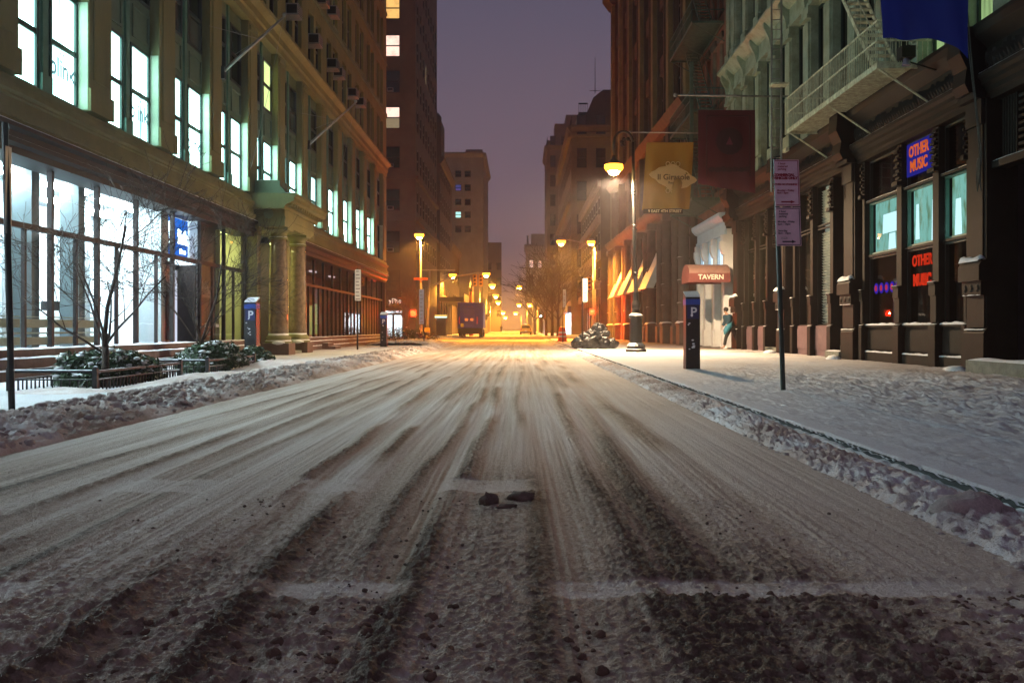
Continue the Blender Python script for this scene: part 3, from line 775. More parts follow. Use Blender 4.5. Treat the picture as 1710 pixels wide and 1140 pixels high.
# faint window lettering second floor
ETCH = emit('frosted_letter', (0.26, 0.55, 0.60), .55)
for zc in (bays[2], bays[3], bays[4]):
    o = text('blink', .52, ETCH, LFT((zc + 2.12, -.255, 5.95)), 'E', LB, .001, .012)
    for dx, mm in ((-.09, mat('dot_red', (.6, .03, .02), .5, .05, 3, 0)), (.03, mat('dot_navy', (.02, .02, .1), .5, .05, 3, 0))):
        q = MB(LFT); q.box(zc + 2.12 + dx, zc + 2.12 + dx + .05, -.262, -.258, 6.22, 6.27); q.build('dot', mm, o)
# right part storefront : dim mauve shop
u = 37.2; ms = []
while u < 61.6: ms.append(u); u += 2.03
for u in ms:
    q = MB(LFT); q.box(u - .045, u + .045, GX - .05, GX + .05, .60, 3.93); q.build('storefront_mullion', BROWN, LB)
    if u + 1.0 < 61:
        q = MB(LFT); q.box(u + .98, u + 1.05, GX - .05, GX + .04, .60, 2.74); q.build('storefront_mullion', BROWN, LB)
q = MB(LFT); q.box(35.6, Z1 - .2, GX - .055, GX + .06, 2.74, 2.84); q.build('transom_bar', BROWN, LB)
for a in [35.7] + ms:
    c = min(a + 2.03, 61.5) if a > 36 else 37.2
    for h0, h1 in ((.6, 2.74), (2.84, 3.93)):
        q = MB(LFT); q.quad((a + .05, GX, h0), (c - .05, GX, h0), (c - .05, GX, h1), (a + .05, GX, h1)); q.build('pane', GLASS, LB)
b = MB(LFT); b.box(35.4, 61.6, -3.6, -3.5, .4, 4.0); b.box(35.4, 61.6, -3.6, -.4, .38, .5); b.box(35.4, 61.6, -3.6, -.62, 4.0, 4.1); b.box(61.55, 61.68, -3.6, -.05, .4, 4.42); b.box(35.3, 35.45, -3.6, -.4, .4, 4.0)
b.build('shop_wall', mat('mauve_room', (.11, .065, .09), .6, .4, .5, 0), LB)
for u, st in ((38, 3), (41, 2.0), (45.5, 1.2), (50, .7), (55, .7)):
    q = MB(LFT); q.box(u - .5, u + .5, -2.3, -2.1, 3.9, 3.97); q.build('ceiling_light', emit('shop_light%.1f' % st, (1, .75, .8), st), LB)
q = MB(LFT); q.box(43.0, 43.9, -.9, -.8, .7, 2.0); q.box(44.2, 44.9, -.9, -.8, .7, 2.1); q.build('lit_display', emit('display_yellow', (.7, .75, .25), .35), LB)
q = MB(LFT); q.box(37.5, 38.1, -.8, -.7, .7, 3.6); q.build('display_panel', emit('display_blue', (.25, .3, .8), .25), LB)
# steps of right shop
q = MB(LFT); q.box(40.0, 41.2, .35, .9, .08, .22); q.box(40.0, 41.2, .35, .6, .22, .36); q.build('step', PLINTH, LB)
# corner pilasters each side of the portico
for u0, u1 in ((30.95, 31.35), (35.0, 35.5)):
    q = MB(LFT); q.box(u0, u1, -.4, .12, .1, 4.42); q.build('pilaster', STONE, LB)
# portico
PT = [LFT]
b = MB(LFT); b.box(31.35, 35.0, -2.2, -2.1, .1, 4.3); b.build('porch_wall', ROOMY, LB)
q = MB(LFT); q.box(32.3, 34.2, -1.5, -.9, 4.2, 4.26); q.build('ceiling_light', emit('porch_light', (.95, 1, .35), 14), LB)
b = MB(LFT); b.box(31.35, 35.0, -2.2, .9, .08, .2); b.build('porch_floor', CONC, LB)
def column(px, xw):
    zc = F * -xw / (VX - px)
    b = MB(); b.box(xw - .45, xw + .45, zc - .45, zc + .45, .1, .48); p0 = b.build('pedestal', PLINTH, LB)
    b = MB(); b.lathe((xw, zc, 0), [(.43, .48), (.43, .54), (.38, .57), (.41, .62), (.41, .68), (.35, .72), (.33, .76)], 28); b.build('column_base', STONE, LB, True)
    n = 14; prof = [(.315 - .045 * (k / n) ** 1.6, .76 + 3.12 * k / n) for k in range(n + 1)]
    b = MB(); b.lathe((xw, zc, 0), prof, 36); b.build('column_shaft', GRANITE, LB, True)
    b = MB(); b.lathe((xw, zc, 0), [(.27, 3.88), (.31, 3.90), (.31, 3.95), (.28, 3.97), (.28, 4.08), (.37, 4.17)], 28); b.box(xw - .40, xw + .40, zc - .40, zc + .40, 4.172, 4.26); b.build('capital', STONE, LB, False)
    b = MB(); b.lathe((xw, zc, 0), [(.44, .545), (.42, .57), (.36, .585), (.32, .80)], 20); b.build('snow_ledge', SNOWC, LB, True)
    b = MB(); rock(b, (xw + .1, zc - .42, .49), .16, 3, (1.3, .5, .4)); b.build('snow_ledge', SNOWC, LB, True)
column(465, -7.95); column(497, -7.95)
b = MB(LFT)
b.box(30.9, 35.25, -.6, 1.02, 4.262, 4.80); b.box(30.88, 35.27, .0, 1.05, 4.50, 4.56)
b.prism([(-.55, 4.80), (1.08, 4.80), (1.10, 4.90), (1.40, 5.05), (1.40, 5.16), (1.46, 5.20), (1.46, 5.28), (-.55, 5.30)], 30.58, 35.57); b.build('portico_entablature', STONE, LB)
for k in range(15):
    q = MB(LFT); u = 30.72 + k * .333; q.box(u, u + .16, 1.10, 1.30, 4.90, 5.02); q.build('dentil', STONE, LB)
for d in (.15, .55, .95):
    q = MB(LFT); q.box(30.62, 30.88, d, d + .16, 4.90, 5.02); q.build('dentil', STONE, LB)
b = MB(LFT); b.prism([(0.0, 5.30), (1.05, 5.30), (1.0, 5.42), (.86, 5.56), (.86, 5.74), (0.0, 5.74)], 30.9, 31.9); b.build('parapet_block', STONE2, LB); b = MB(LFT); b.prism([(0.0, 5.30), (1.05, 5.30), (1.0, 5.42), (.86, 5.56), (.86, 5.70), (0.0, 5.70)], 34.1, 35.2); b.build('parapet_block', STONE2, LB)
b = MB(LFT); b.snow(30.95, 31.85, .0, .84, 5.735, .04); b.snow(30.6, 35.5, .95, 1.45, 5.285, .03); b.snow(34.15, 35.15, .0, .84, 5.70, .03); b.build('snow_ledge', SNOWC, LB, True)['kind'] = 'stuff'
b = MB(); c0 = Vector(LFT((30.88, .5, 4.66)))
b.tube(c0, c0 + Vector((0, -.05, 0)), .16, .15, 20); b.tube(c0 + Vector((0, -.05, 0)), c0 + Vector((0, -.07, 0)), .10, .08, 20); b.build('rosette', STONE2, LB)
# air conditioners in the upper windows
for (px, py) in ((503, 30), (523, 57), (553, 98), (563, 113), (578, 134), (598, 163), (608, 175), (545, 5), (555, 12)):
    z = F * 8.3 / (VX - px); h = CAMH + (VY - py) * z / F
    zc = min(((a + c) / 2 for a, c in ucols), key=lambda q: abs(q - z))
    q = MB(LFT); q.box(zc - .36, zc + .36, -.2, .42, h - .22, h + .22); o = q.build('air_conditioner', STEEL, LB); bevel(o, .02)
    q = MB(LFT)
    for k in range(5): q.box(zc - .32, zc + .32, .42, .43, h - .18 + k * .08, h - .14 + k * .08)
    q.box(zc - .372, zc - .362, .0, .38, h - .16, h + .16)
    q.build('grille', BLACKM, o)
# flagpoles on the left wall
def wallpole(px, py, tx, ty, lab):
    z = ztoL(px); s = F / z; h = CAMH + (VY - py) / s; xt = (tx - VX) / s; ht = CAMH + (VY - ty) / s
    t = thing('flagpole', lab, 'flagpole', (-8.6, z, h), group='bare flagpoles on the left facade')
    b = MB(); b.path([(-8.6, z, h), ((-8.6 + xt) / 2, z, (h + ht) / 2), (xt, z, ht)], [.055, .045, .03], 10); b.build('pole', STEEL, t, True)
    b = MB(); b.lathe((xt, z, ht), [(.0, -.02), (.05, 0), (.065, .05), (.05, .1), (.0, .12)], 12); b.build('finial', STEEL, t, True)
    b = MB(); b.box(-8.6, -8.5, z - .1, z + .1, h - .18, h + .18); b.build('bracket', BLACKM, t)
    xm = -8.6 + (xt + 8.6) * .6; hm = h + (ht - h) * .6
    b = MB(); b.tube((-8.57, z - 1.2, hm), (xm, z, hm), .008, n=5); b.tube((xm, z, hm), (-8.57, z + 1.2, hm - .1), .008, n=5); b.build('stay_wire', STEEL, t)
    b = MB(); pts = [(xt, z, ht)]
    for k in range(1, 9): pts.append((xt + (-8.5 - xt) * .55 * k / 8, z - .05, ht - (ht - 5.6) * k / 8 - .12 * math.sin(k / 8 * math.pi)))
    b.path(pts, .006, 5); b.build('halyard', STEEL, t)
wallpole(370, 122, 475, 28, 'white flagpole slanting from the left facade above the lit gym windows')
wallpole(514, 243, 594, 172, 'white flagpole slanting from the left facade above the portico')

# ------------------------------------------------------------------ RIGHT: cast iron loft building with the record shop
RB = thing('cast_iron_building', 'cast iron loft building with dark record shop front below and pale columns above', 'building', (9.3, 17, 0))
A0, A1 = 13.0, 43.0
PIERS = [(18.85, 19.62), (26.25, 27.15), (33.15, 34.0), (40.3, 41.2)]
rw = -math.pi / 2
b = MB(RGT); b.box(A0, A1, -12, -.62, 7.0, 22); b.build('core_wall', DARKB, RB)
# ground floor piers with pedestals
for (a, c) in [(14.2, 14.9)] + PIERS:
    q = MB(RGT)
    q.box(a, c, -.5, .12, .1, 5.5)
    q.box(a - .04, c + .04, .12, .20, .1, .86); q.prism([(.12, .86), (.20, .86), (.12, .98)], a - .04, c + .04)
    q.box(a + .02, c - .02, .12, .16, .98, 1.62)
    q.box(a + .10, c - .10, .12, .15, 2.3, 5.0)
    q.build('pier', IROND, RB)
    q = MB(RGT); q.box(a - .01, c + .01, .12, .24, 1.62, 1.90); q.box(a - .06, c + .06, .12, .30, 1.90, 2.20); q.prism([(.12, 2.2), (.30, 2.2), (.24, 2.3), (.12, 2.32)], a - .06, c + .06)
    for k in range(3): q.tube(RGT((0, 0, 0)) and (a + .12 + k * (c - a - .24) / 2, .24, 1.76), (a + .12 + k * (c - a - .24) / 2, .265, 1.76), .09, .05, 10)
    q.build('pedestal_cap', IROND, RB)
    q = MB(RGT); q.snow(a - .04, c + .04, .13, .30, 2.29, .10, .06); q.snow(a, c, .16, .24, 1.62, .02, .06); q.snow(a - .02, c + .02, .13, .20, .93, .02, .06); q.build('snow_ledge', SNOWC, RB, True)['kind'] = 'stuff'
    q = MB(RGT); q.box(a + .05, c - .05, .12, .20, 5.0, 5.5); q.box(a, c, .12, .34, 5.5, 5.62)
    q.prism([(.0, 5.62), (.42, 5.62), (.50, 5.8), (.46, 6.1), (.60, 6.4), (.56, 6.9), (.0, 6.98)], a + .1, c - .1); q.build('corbel', IRONK, RB)
    q = MB(); o0 = RGT(((a + c) / 2 + .3, .45, .1)); rock(q, o0, .30, int(a), (.8, 1.2, .35)); q.build('snow_ledge', SNOWC, RB, True)
# thin pilasters
thin = [(21.28, 21.58), (23.35, 23.65), (28.45, 28.72), (30.42, 30.68), (32.4, 32.62), (36.0, 36.22), (37.75, 37.98), (39.6, 39.8), (25.85, 26.0), (19.85, 19.95)]
for (a, c) in thin:
    q = MB(RGT); q.box(a, c, -.4, .0, .1, 5.45); q.box(a - .03, c + .03, .0, .10, .1, 1.0); q.prism([(.0, 1.0), (.10, 1.0), (.0, 1.10)], a - .03, c + .03)
    q.box(a, c, .0, .06, 1.1, 1.7); q.box(a - .02, c + .02, .0, .12, 1.95, 2.0); q.box(a - .015, c + .015, .0, .09, 1.7, 1.95); q.box(a - .02, c + .02, .0, .12, 4.45, 4.55)
    for k in range(9): q.box(a + .03, c - .03, .0, .05 + .04 * (k % 2), 4.6 + k * .09, 4.66 + k * .09)
    q.build('pilaster', IROND, RB)
    q = MB(RGT); q.snow(a - .02, c + .02, .06, .12, 2.0, .012, .05); q.snow(a - .03, c + .03, .02, .10, 1.05, .012, .05); q.build('snow_ledge', SNOWC, RB, True)
# cornice and ornamented frieze of the shop fronts
b = MB(RGT); b.prism([(-.5, 5.46), (.05, 5.46), (.05, 5.56), (.10, 5.60), (.10, 5.70), (.18, 5.76), (.18, 5.84), (.24, 5.90), (.24, 5.98), (.08, 6.02), (-.5, 6.03)], A0, A1); b.build('cornice', IROND, RB)
b = MB(RGT); b.prism([(-.5, 6.035), (.06, 6.035), (.06, 6.50), (.12, 6.56), (.30, 6.72), (.34, 6.86), (.34, 6.94), (-.5, 6.98)], A0, A1); b.build('frieze', IRONK, RB)
b = MB(RGT); u = A0 + .1; k = 0
while u < A1 - .1:
    hh = .22 + .14 * random.random()
    b.add([(u, .06, 6.10), (u + .12, .06, 6.10), (u + .12, .06, 6.10 + hh), (u, .06, 6.10 + hh), (u + .06, .13, 6.14 + hh * .4), (u + .06, .11, 6.10 + hh)], [(0, 1, 4), (1, 2, 5, 4), (3, 0, 4, 5), (2, 3, 5)])
    u += .14; k += 1
o = b.build('frieze_leaves', IRONK, RB); o["kind"] = "stuff"
b = MB(RGT); b.snow(A0, A1, .1, .235, 5.985, .012, .1); b.build('snow_ledge', SNOWC, RB, True)
# record shop bay: bulkheads, windows
TEAL = emit('teal_blind_glow', (0.24, 0.56, 0.50), .72, 0, 2.6, col2=(0.13, 0.25, 0.15), stretch=(1, 1.8, .8))  # blinds glow in their own colour in place of light and reflections on them
SHOPD = mat('shop_dark', (.035, .035, .045), .6, .5, 1.3, 0)
def shop_window(a, c, top, up, low, bulk=1.0, tr=2.87, tr2=4.32, zt=5.45):
    q = MB(RGT); q.box(a, c, -.4, -.10, .1, bulk); q.box(a + .06, c - .06, -.10, -.06, .42, bulk - .1); q.box(a, c, -.10, .0, .1, .34); q.build('bulkhead_panel', IROND, RB)
    q = MB(RGT); q.box(a, c, -.12, -.02, bulk, bulk + .05); q.build('sill', IROND, RB)
    q = MB(RGT); q.snow(a, c, -.12, -.01, bulk + .048, .045, .08, a); q.snow(a, c, -.09, .0, .338, .03, .08, a + 1); q.build('snow_ledge', SNOWC, RB, True)
    for h0, h1, back in ((bulk + .05, tr, low), (tr + .06, tr2, up), (tr2 + .06, zt, top)):
        f = MB(RGT); t = .05
        f.box(a, a + t, -.22, -.14, h0, h1); f.box(c - t, c, -.22, -.14, h0, h1); f.box(a + t, c - t, -.22, -.14, h0, h0 + t); f.box(a + t, c - t, -.22, -.14, h1 - t, h1)
        fo = f.build('window', MULG if back is TEAL else FRAMEK, RB)
        q = MB(RGT); q.quad((a + t, -.18, h0 + t), (c - t, -.18, h0 + t), (c - t, -.18, h1 - t), (a + t, -.18, h1 - t)); q.build('pane', GLASS, fo)
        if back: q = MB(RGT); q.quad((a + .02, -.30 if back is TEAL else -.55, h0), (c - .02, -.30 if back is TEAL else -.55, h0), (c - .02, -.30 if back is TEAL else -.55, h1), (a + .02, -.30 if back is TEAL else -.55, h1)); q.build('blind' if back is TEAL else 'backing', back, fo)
    q = MB(RGT); q.box(a, c, -.26, -.08, tr, tr + .055); q.build('transom_bar', IROND, RB); q = MB(RGT); q.box(a, c, -.26, -.04, tr2, tr2 + .055); q.build('transom_bar', IROND, RB)
    q = MB(RGT); q.snow(a, c, -.12, -.04, tr2 + .053, .01, .08); q.build('snow_ledge', SNOWC, RB, True)
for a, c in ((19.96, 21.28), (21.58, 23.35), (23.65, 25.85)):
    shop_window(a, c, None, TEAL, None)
# record shop interior
RI = thing('record_shop_interior', 'dim record shop interior seen through the dark windows', 'room', (11, 22.5, .1))
b = MB(RGT); b.box(19.7, 26.2, -3.6, -3.5, .1, 5.5); b.box(19.7, 26.2, -3.6, -.42, 5.46, 5.56); b.box(19.6, 19.7, -3.6, -.5, .1, 5.5); b.box(26.2, 26.28, -3.6, -.5, .1, 5.5); b.box(19.7, 26.2, -3.6, -.42, .06, .14); b.build('wall', SHOPD, RI)
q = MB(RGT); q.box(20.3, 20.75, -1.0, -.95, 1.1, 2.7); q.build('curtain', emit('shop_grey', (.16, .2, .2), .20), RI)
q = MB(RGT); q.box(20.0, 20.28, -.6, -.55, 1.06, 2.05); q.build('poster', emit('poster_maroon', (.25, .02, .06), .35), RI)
q = MB(RGT); q.box(20.5, 20.85, -.62, -.58, 1.06, 2.1); q.build('poster', mat('poster_dark', (.08, .03, .04), .5, .4, 5, 0), RI)
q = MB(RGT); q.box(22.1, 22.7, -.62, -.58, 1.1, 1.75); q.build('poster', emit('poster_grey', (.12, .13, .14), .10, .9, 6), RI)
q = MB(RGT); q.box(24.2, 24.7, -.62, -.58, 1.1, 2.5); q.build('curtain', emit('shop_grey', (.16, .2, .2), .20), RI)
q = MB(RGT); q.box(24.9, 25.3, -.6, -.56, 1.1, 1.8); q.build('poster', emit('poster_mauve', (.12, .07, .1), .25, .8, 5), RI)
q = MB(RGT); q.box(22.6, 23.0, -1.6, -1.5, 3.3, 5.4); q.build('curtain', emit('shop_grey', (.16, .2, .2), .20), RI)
# glowing white shapes painted in as reflections of the lit windows opposite
WINREFL = emit('window_reflection_glow', (.55, .85, .95), 1.1)
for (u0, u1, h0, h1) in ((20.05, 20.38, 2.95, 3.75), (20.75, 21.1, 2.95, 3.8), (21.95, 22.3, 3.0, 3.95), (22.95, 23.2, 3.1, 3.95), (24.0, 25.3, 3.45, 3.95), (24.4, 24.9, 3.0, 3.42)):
    q = MB(RGT); q.add([(u0, -.28, h0), (u1, -.28, h0), (u1 - .05, -.28, h1), (u0 + .05, -.28, h1)], [(0, 1, 2, 3)]); q.build('painted_reflection', WINREFL, RI)
# signs of the record shop
S1 = thing('record_shop_sign', 'blue sign with orange letters in the top of the middle shop window', 'sign', RGT((22.4, -.1, 5)))
q = MB(RGT); q.box(21.62, 23.3, -.135, -.11, 4.62, 5.40); q.build('panel', emit('sign_blue2', (0.02, 0.022, 0.30), .5), S1)
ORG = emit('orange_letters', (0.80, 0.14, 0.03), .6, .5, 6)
text('OTHER', .37, ORG, RGT((22.60, -.105, 5.18)), 'W', S1, .006, .010, sx=.92)
text('MUSIC', .37, ORG, RGT((22.60, -.105, 4.83)), 'W', S1, .006, .010, sx=.92)
S2 = thing('red_window_lettering', 'red block letters on the glass below the teal blind', 'sign', RGT((22.4, -.1, 2.5)))
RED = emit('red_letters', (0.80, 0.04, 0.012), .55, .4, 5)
text('OTHER', .36, RED, RGT((22.55, -.165, 2.56)), 'W', S2, .006, .011, sx=.95)
text('MUSIC', .36, RED, RGT((22.55, -.165, 2.10)), 'W', S2, .006, .022, sx=.95)
S3 = thing('round_badge_strip', 'row of small blue and red round badges on the left shop window', 'sign', RGT((24.6, -.1, 2)))
for k in range(5):
    c0 = Vector(RGT((24.0 + .36 * k, -.17, 2.02)))
    q = MB(); q.tube(c0, c0 + Vector((-.01, 0, 0)), .14, n=16); bo = q.build('badge', emit('badge_blue', (.04, .02, .5), .5), S3)
    q = MB(); q.tube(c0 + Vector((-.011, 0, 0)), c0 + Vector((-.018, 0, 0)), .08, n=14); q.build('dot', emit('badge_red', (.6, .04, .08), .5), bo)
# middle shop (blinds) and doors
q = MB(RGT); q.box(27.2, 28.42, -1.2, -1.1, .1, 5.4); q.build('door', IRONK, RB)
q = MB(RGT); q.box(27.2, 28.42, -.2, .25, .08, .30); q.box(27.2, 28.42, -.9, -.2, .08, .46); q.build('step', CONC, RB)
q = MB(RGT); q.snow(27.25, 28.4, -.1, .24, .30, .03); q.snow(27.3, 28.3, -.6, -.25, .46, .06); q.build('snow_ledge', SNOWC, RB, True)
q = MB(RGT)
for k in range(15): q.box(27.22, 28.40, -.5, -.42 + .02 * (k % 2), 4.0 + k * .095, 4.05 + k * .095)
q.build('louvre', IROND, RB)
def lit_bay(a, c, blinds, tint, bulkm=IROND):
    q = MB(RGT); q.box(a, c, -.4, -.08, .1, 1.05); q.box(a + .05, c - .05, -.08, -.05, .3, .95); q.build('bulkhead_panel', mat('bulkhead_mauve', (.16, .10, .11), .5, .2, 3, .1), RB)
    for h0, h1 in ((1.05, 4.1), (4.16, 5.45)):
        f = MB(RGT); t = .045
        f.box(a, a + t, -.22, -.14, h0, h1); f.box(c - t, c, -.22, -.14, h0, h1); f.box(a + t, c - t, -.22, -.14, h0, h0 + t); f.box(a + t, c - t, -.22, -.14, h1 - t, h1)
        fo = f.build('window', IROND, RB)
        q = MB(RGT); q.quad((a + t, -.18, h0 + t), (c - t, -.18, h0 + t), (c - t, -.18, h1 - t), (a + t, -.18, h1 - t)); q.build('pane', GLASS, fo)
        if blinds:
            n = int((h1 - h0 - .1) / .085)
            q = MB(RGT)
            for k in range(n): q.prism([(-.32, h0 + .05 + k * .085), (-.26, h0 + .10 + k * .085), (-.262, h0 + .106 + k * .085), (-.322, h0 + .056 + k * .085)], a + .05, c - .05)
            q.build('blind_slats', BLIND, fo)
            q = MB(RGT); q.quad((a, -.42, h0), (c, -.42, h0), (c, -.42, h1), (a, -.42, h1)); q.build('glow_panel', tint, fo)
        else:
            q = MB(RGT); q.quad((a, -.9, h0), (c, -.9, h0), (c, -.9, h1), (a, -.9, h1)); q.build('glow_panel', tint, fo)
BG1 = emit('blind_glow', (.50, .55, .42), .42, .3, .8)
BG2 = emit('milky_glow', (.50, .52, .50), .38, .5, 1.5)
lit_bay(28.75, 30.40, True, BG1); lit_bay(30.72, 32.35, False, BG2)
GR = emit('green_room_glow', (.62, .80, .05), .85, 0, .7, col2=(.75, .45, .08), stretch=(1, .4, 1))
lit_bay(36.25, 37.72, False, GR); lit_bay(38.0, 39.58, False, GR)
for u in (36.98, 38.75):       # antler silhouettes and little potted trees in the green windows
    q = MB(RGT); h = 2.55
    q.lathe((0, 0, 0), [(0, 0), (0, 0)], 3) if False else None
    q.prism([(u - .07, h + .12), (u + .07, h + .12), (u + .03, h - .12), (u - .03, h - .12)], -.80, -.78, 1)
    for sgn in (-1, 1):
        q.path([(u + sgn * .03, -.79, h + .1), (u + sgn * .16, -.79, h + .2), (u + sgn * .2, -.79, h + .42)], .014, 5); q.path([(u + sgn * .16, -.79, h + .2), (u + sgn * .07, -.79, h + .34)], .012, 5); q.path([(u + sgn * .05, -.79, h + .1), (u + sgn * .18, -.79, h + .04)], .012, 5)
    o = q.build('antler_silhouette', BLACKM); tag(o, 'black deer head silhouette in the green window ' + ('next to the dark doorway' if u < 38 else 'next to the white portal'), 'decoration')
    t = thing('potted_tree', 'small round potted tree in the green window ' + ('next to the dark doorway' if u < 38 else 'next to the white portal'), 'potted plant', RGT((u, -.5, 1.1)))
    q = MB(); rock(q, RGT((u, -.5, 1.62)), .17, 5, (1, 1, 1)); q.build('crown', LEAF, t, True)
    q = MB(RGT); q.tube((u, -.5, 1.3), (u, -.5, 1.5), .015); q.build('trunk', BARK, t)
    q = MB(RGT); q.tube((u, -.5, 1.1), (u, -.5, 1.3), .08, .1, 10); q.build('pot', IRONK, t)
q = MB(RGT); q.box(34.1, 35.95, -1.2, -1.1, .1, 5.4); q.build('door', IRONK, RB)
q = MB(RGT); q.box(34.1, 35.95, -.2, .1, .08, .28); q.build('step', CONC, RB)
q = MB(RGT)
for k in range(16): q.box(34.05, 35.95, -.3, -.2 + .02 * (k % 2), 4.0 + k * .09, 4.045 + k * .09)
q.build('louvre', IROND, RB)
q = MB(RGT)
for k in range(16): q.box(32.65, 33.1, -.3, -.2 + .02 * (k % 2), 4.0 + k * .09, 4.045 + k * .09)
q.build('louvre', IROND, RB)
# dark doorway and grille nearest the camera
q = MB(RGT); q.box(15.0, 18.85, -1.6, -1.5, .1, 5.46); q.build('door', IRONK, RB)
q = MB(RGT); q.box(15.0, 18.8, -1.4, .55, .06, .34); q.build('step', CONC, RB)
q = MB(RGT); q.snow(15.1, 18.75, .1, .54, .34, .04); q.build('snow_ledge', SNOWC, RB, True)
q = MB(RGT)
for k in range(9): q.box(15.05, 18.1, -.25, -.12, 4.28 + k * .13, 4.34 + k * .13)
for k in range(6): q.box(18.15 + k * .1, 18.2 + k * .1, -.25, -.12, 4.25, 5.44)
q.build('louvre', IRONK, RB)
q = MB(RGT); q.box(15.0, 18.85, -.3, .02, 4.10, 4.24); q.build('transom_bar', IRONK, RB)
q = MB(RGT); q.snow(15, 18.8, -.1, .02, 4.24, .02); q.build('snow_ledge', SNOWC, RB, True)
# upper storeys: pale columns every 2.2 m, recessed windows, big cornice
u = 14.0; ucs = []
while u < 42.9: ucs.append(u); u += 2.13
ucs.append(42.7)
for lvl, (zb, zt, zc) in enumerate(((7.0, 11.3, 12.5), (12.55, 16.6, 17.6))):
    for k, u in enumerate(ucs):
        wd = .34
        q = MB(RGT); q.box(u - wd, u + wd, -.5, -.02, zb, zt); q.box(u - wd - .04, u + wd + .04, -.02, .10, zb, zb + .6)
        q.box(u - wd + .06, u + wd - .06, -.02, .05, zb + .7, zt - .5); q.box(u - wd - .05, u + wd + .05, -.02, .12, zt - .4, zt - .28); q.box(u - wd - .02, u + wd + .02, -.02, .08, zt - .25, zt)
        q.build('column', IRONP, RB)
        if k < len(ucs) - 1:
            a, c = u + wd, ucs[k + 1] - wd; w = c - a
            if w < .4: continue
            if lvl == 1 and RGT((u, 0, 0))[1] < 30: pass
            litw = None
            pm = [DPANE]
            if lvl == 0 and 16.5 < u < 22.5: pm = [emit('lit_window_green', (.52, .80, .34), .42, .4, 2, stretch=(1, 4, .3))]
            elif k % 3 == 0: pm = [DPANEB, DPANE]
            window(RB, RGT(((a + c) / 2, -.35, zb + .15)), rw, w, zt - zb - .2, FRAMEG, pm, rail=.5, t=.08, mull=0)
    prof = [(-.5, zt), (.05, zt), (.05, zt + .12), (.0, zt + .14), (.0, zt + .66), (.10, zt + .70), (.18, zt + .78), (.34, zt + .92), (.46, zt + 1.0), (.46, zt + 1.10), (.36, zt + 1.16), (-.5, zt + 1.18)]
    b = MB(RGT); b.prism(prof, A0, A1 - .002); b.build('cornice', IRONP, RB)
    for u in ucs:
        q = MB(RGT); q.prism([(.0, zt + .02), (.10, zt + .02), (.14, zt + .3), (.34, zt + .72), (.34, zt + .90), (.0, zt + .90)], u - .1, u + .1); q.build('bracket', IRONP, RB)
    b = MB(RGT); b.snow(A0, A1, .2, .455, zt + 1.10, .03, .2); b.build('snow_ledge', SNOWC, RB, True)
q = MB(RGT); q.box(A0, A1, -.5, .04, 6.98, 7.0 + .02); q.build('sill_course', IRONP, RB)
b = MB(RGT); b.box(A0, A1, -.5, 0, 17.8, 22); b.build('upper_wall', IRONP, RB)
# wooden-shuttered section close to the camera
q = MB(RGT)
for k in range(22): q.box(15.1, 16.0, -.1, -.05, 7.4 + k * .16, 7.48 + k * .16)
q.build('louvre', IRONK, RB)

# fire escape of the cast iron building
def fire_escape(T, root, m, z0, z1, u0, u1, d1, levels, bars=.12, stair=True, flip=False, name='platform'):
    for li, h in enumerate(levels):
        q = MB(T); q.box(u0, u1, d1 - .03, d1, h - .13, h); q.box(u0, u1, .05, .08, h - .13, h); q.box(u0, u0 + .04, .08, d1 - .03, h - .13, h); q.box(u1 - .04, u1, .08, d1 - .03, h - .13, h)
        pf = q.build('platform_frame', m, root)
        q = MB(T); k = 0; u = u0 + .08
        while u < u1 - .06: q.box(u, u + .04, .08, d1 - .03, h - .05, h - .02); u += .10
        o = q.build('platform_grating', m, pf)
        q = MB(T)
        for hh in (h + .5, h + .95): q.box(u0, u1, d1 - .025, d1 - .002, hh - .02, hh + .02)
        u = u0 + .02
        while u < u1: q.box(u - .008, u + .008, d1 - .02, d1 - .004, h, h + .95); u += bars
        for uu in (u0, u1):
            q.box(uu - .012, uu + .012, .02, d1, h + .93, h + .97); q.box(uu - .012, uu + .012, .02, d1, h + .48, h + .52)
            d = .1
            while d < d1: q.box(uu - .008, uu + .008, d - .008, d + .008, h, h + .95); d += bars
        q.build('railing', m, root)
        for uu in (u0 + .1, (u0 + u1) / 2, u1 - .1):
            q = MB(T); q.tube((uu, 0, h - .9), (uu, d1 - .1, h - .13), .025, n=6); q.build('bracket', m, root)
    for la, lb in zip(levels[:-1], levels[1:]):
        a, c = (u0 + 1.1, u1 - 1.2) if not flip else (u1 - 1.1, u0 + 1.2)
        n = int((lb - la) / .22)
        for side in (.28, .86):
            q = MB(T); dn = .09
            q.add([(a, side, la), (a, side, la + .18), (c, side, lb + .02), (c, side, lb - .16), (a, side + .03, la), (a, side + .03, la + .18), (c, side + .03, lb + .02), (c, side + .03, lb - .16)],
                  [(0, 1, 2, 3), (7, 6, 5, 4), (0, 4, 5, 1), (1, 5, 6, 2), (2, 6, 7, 3), (3, 7, 4, 0)]); q.build('stringer', m, root)
        for k in range(n):
            f = (k + .5) / n; uu = a + (c - a) * f; hh = la + (lb - la) * f + .04
            q = MB(T); q.box(uu - .10, uu + .10, .31, .86, hh - .015, hh + .015); q.build('tread', m, root)
        q = MB(T)
        for side in (.27, .90):
            q.tube((a, side, la + .95), (c, side, lb + .8), .018, n=6)
            for k in range(0, n, 2):
                f = (k + .5) / n; q.tube((a + (c - a) * f, side, la + (lb - la) * f), (a + (c - a) * f, side, la + (lb - la) * f + .9), .009, n=4)
        q.build('stair_rail', m, root)
FE = thing('fire_escape', 'rusty pale green fire escape balcony with stairs above the record shop', 'fire escape', RGT((25.4, .6, 6.95)))
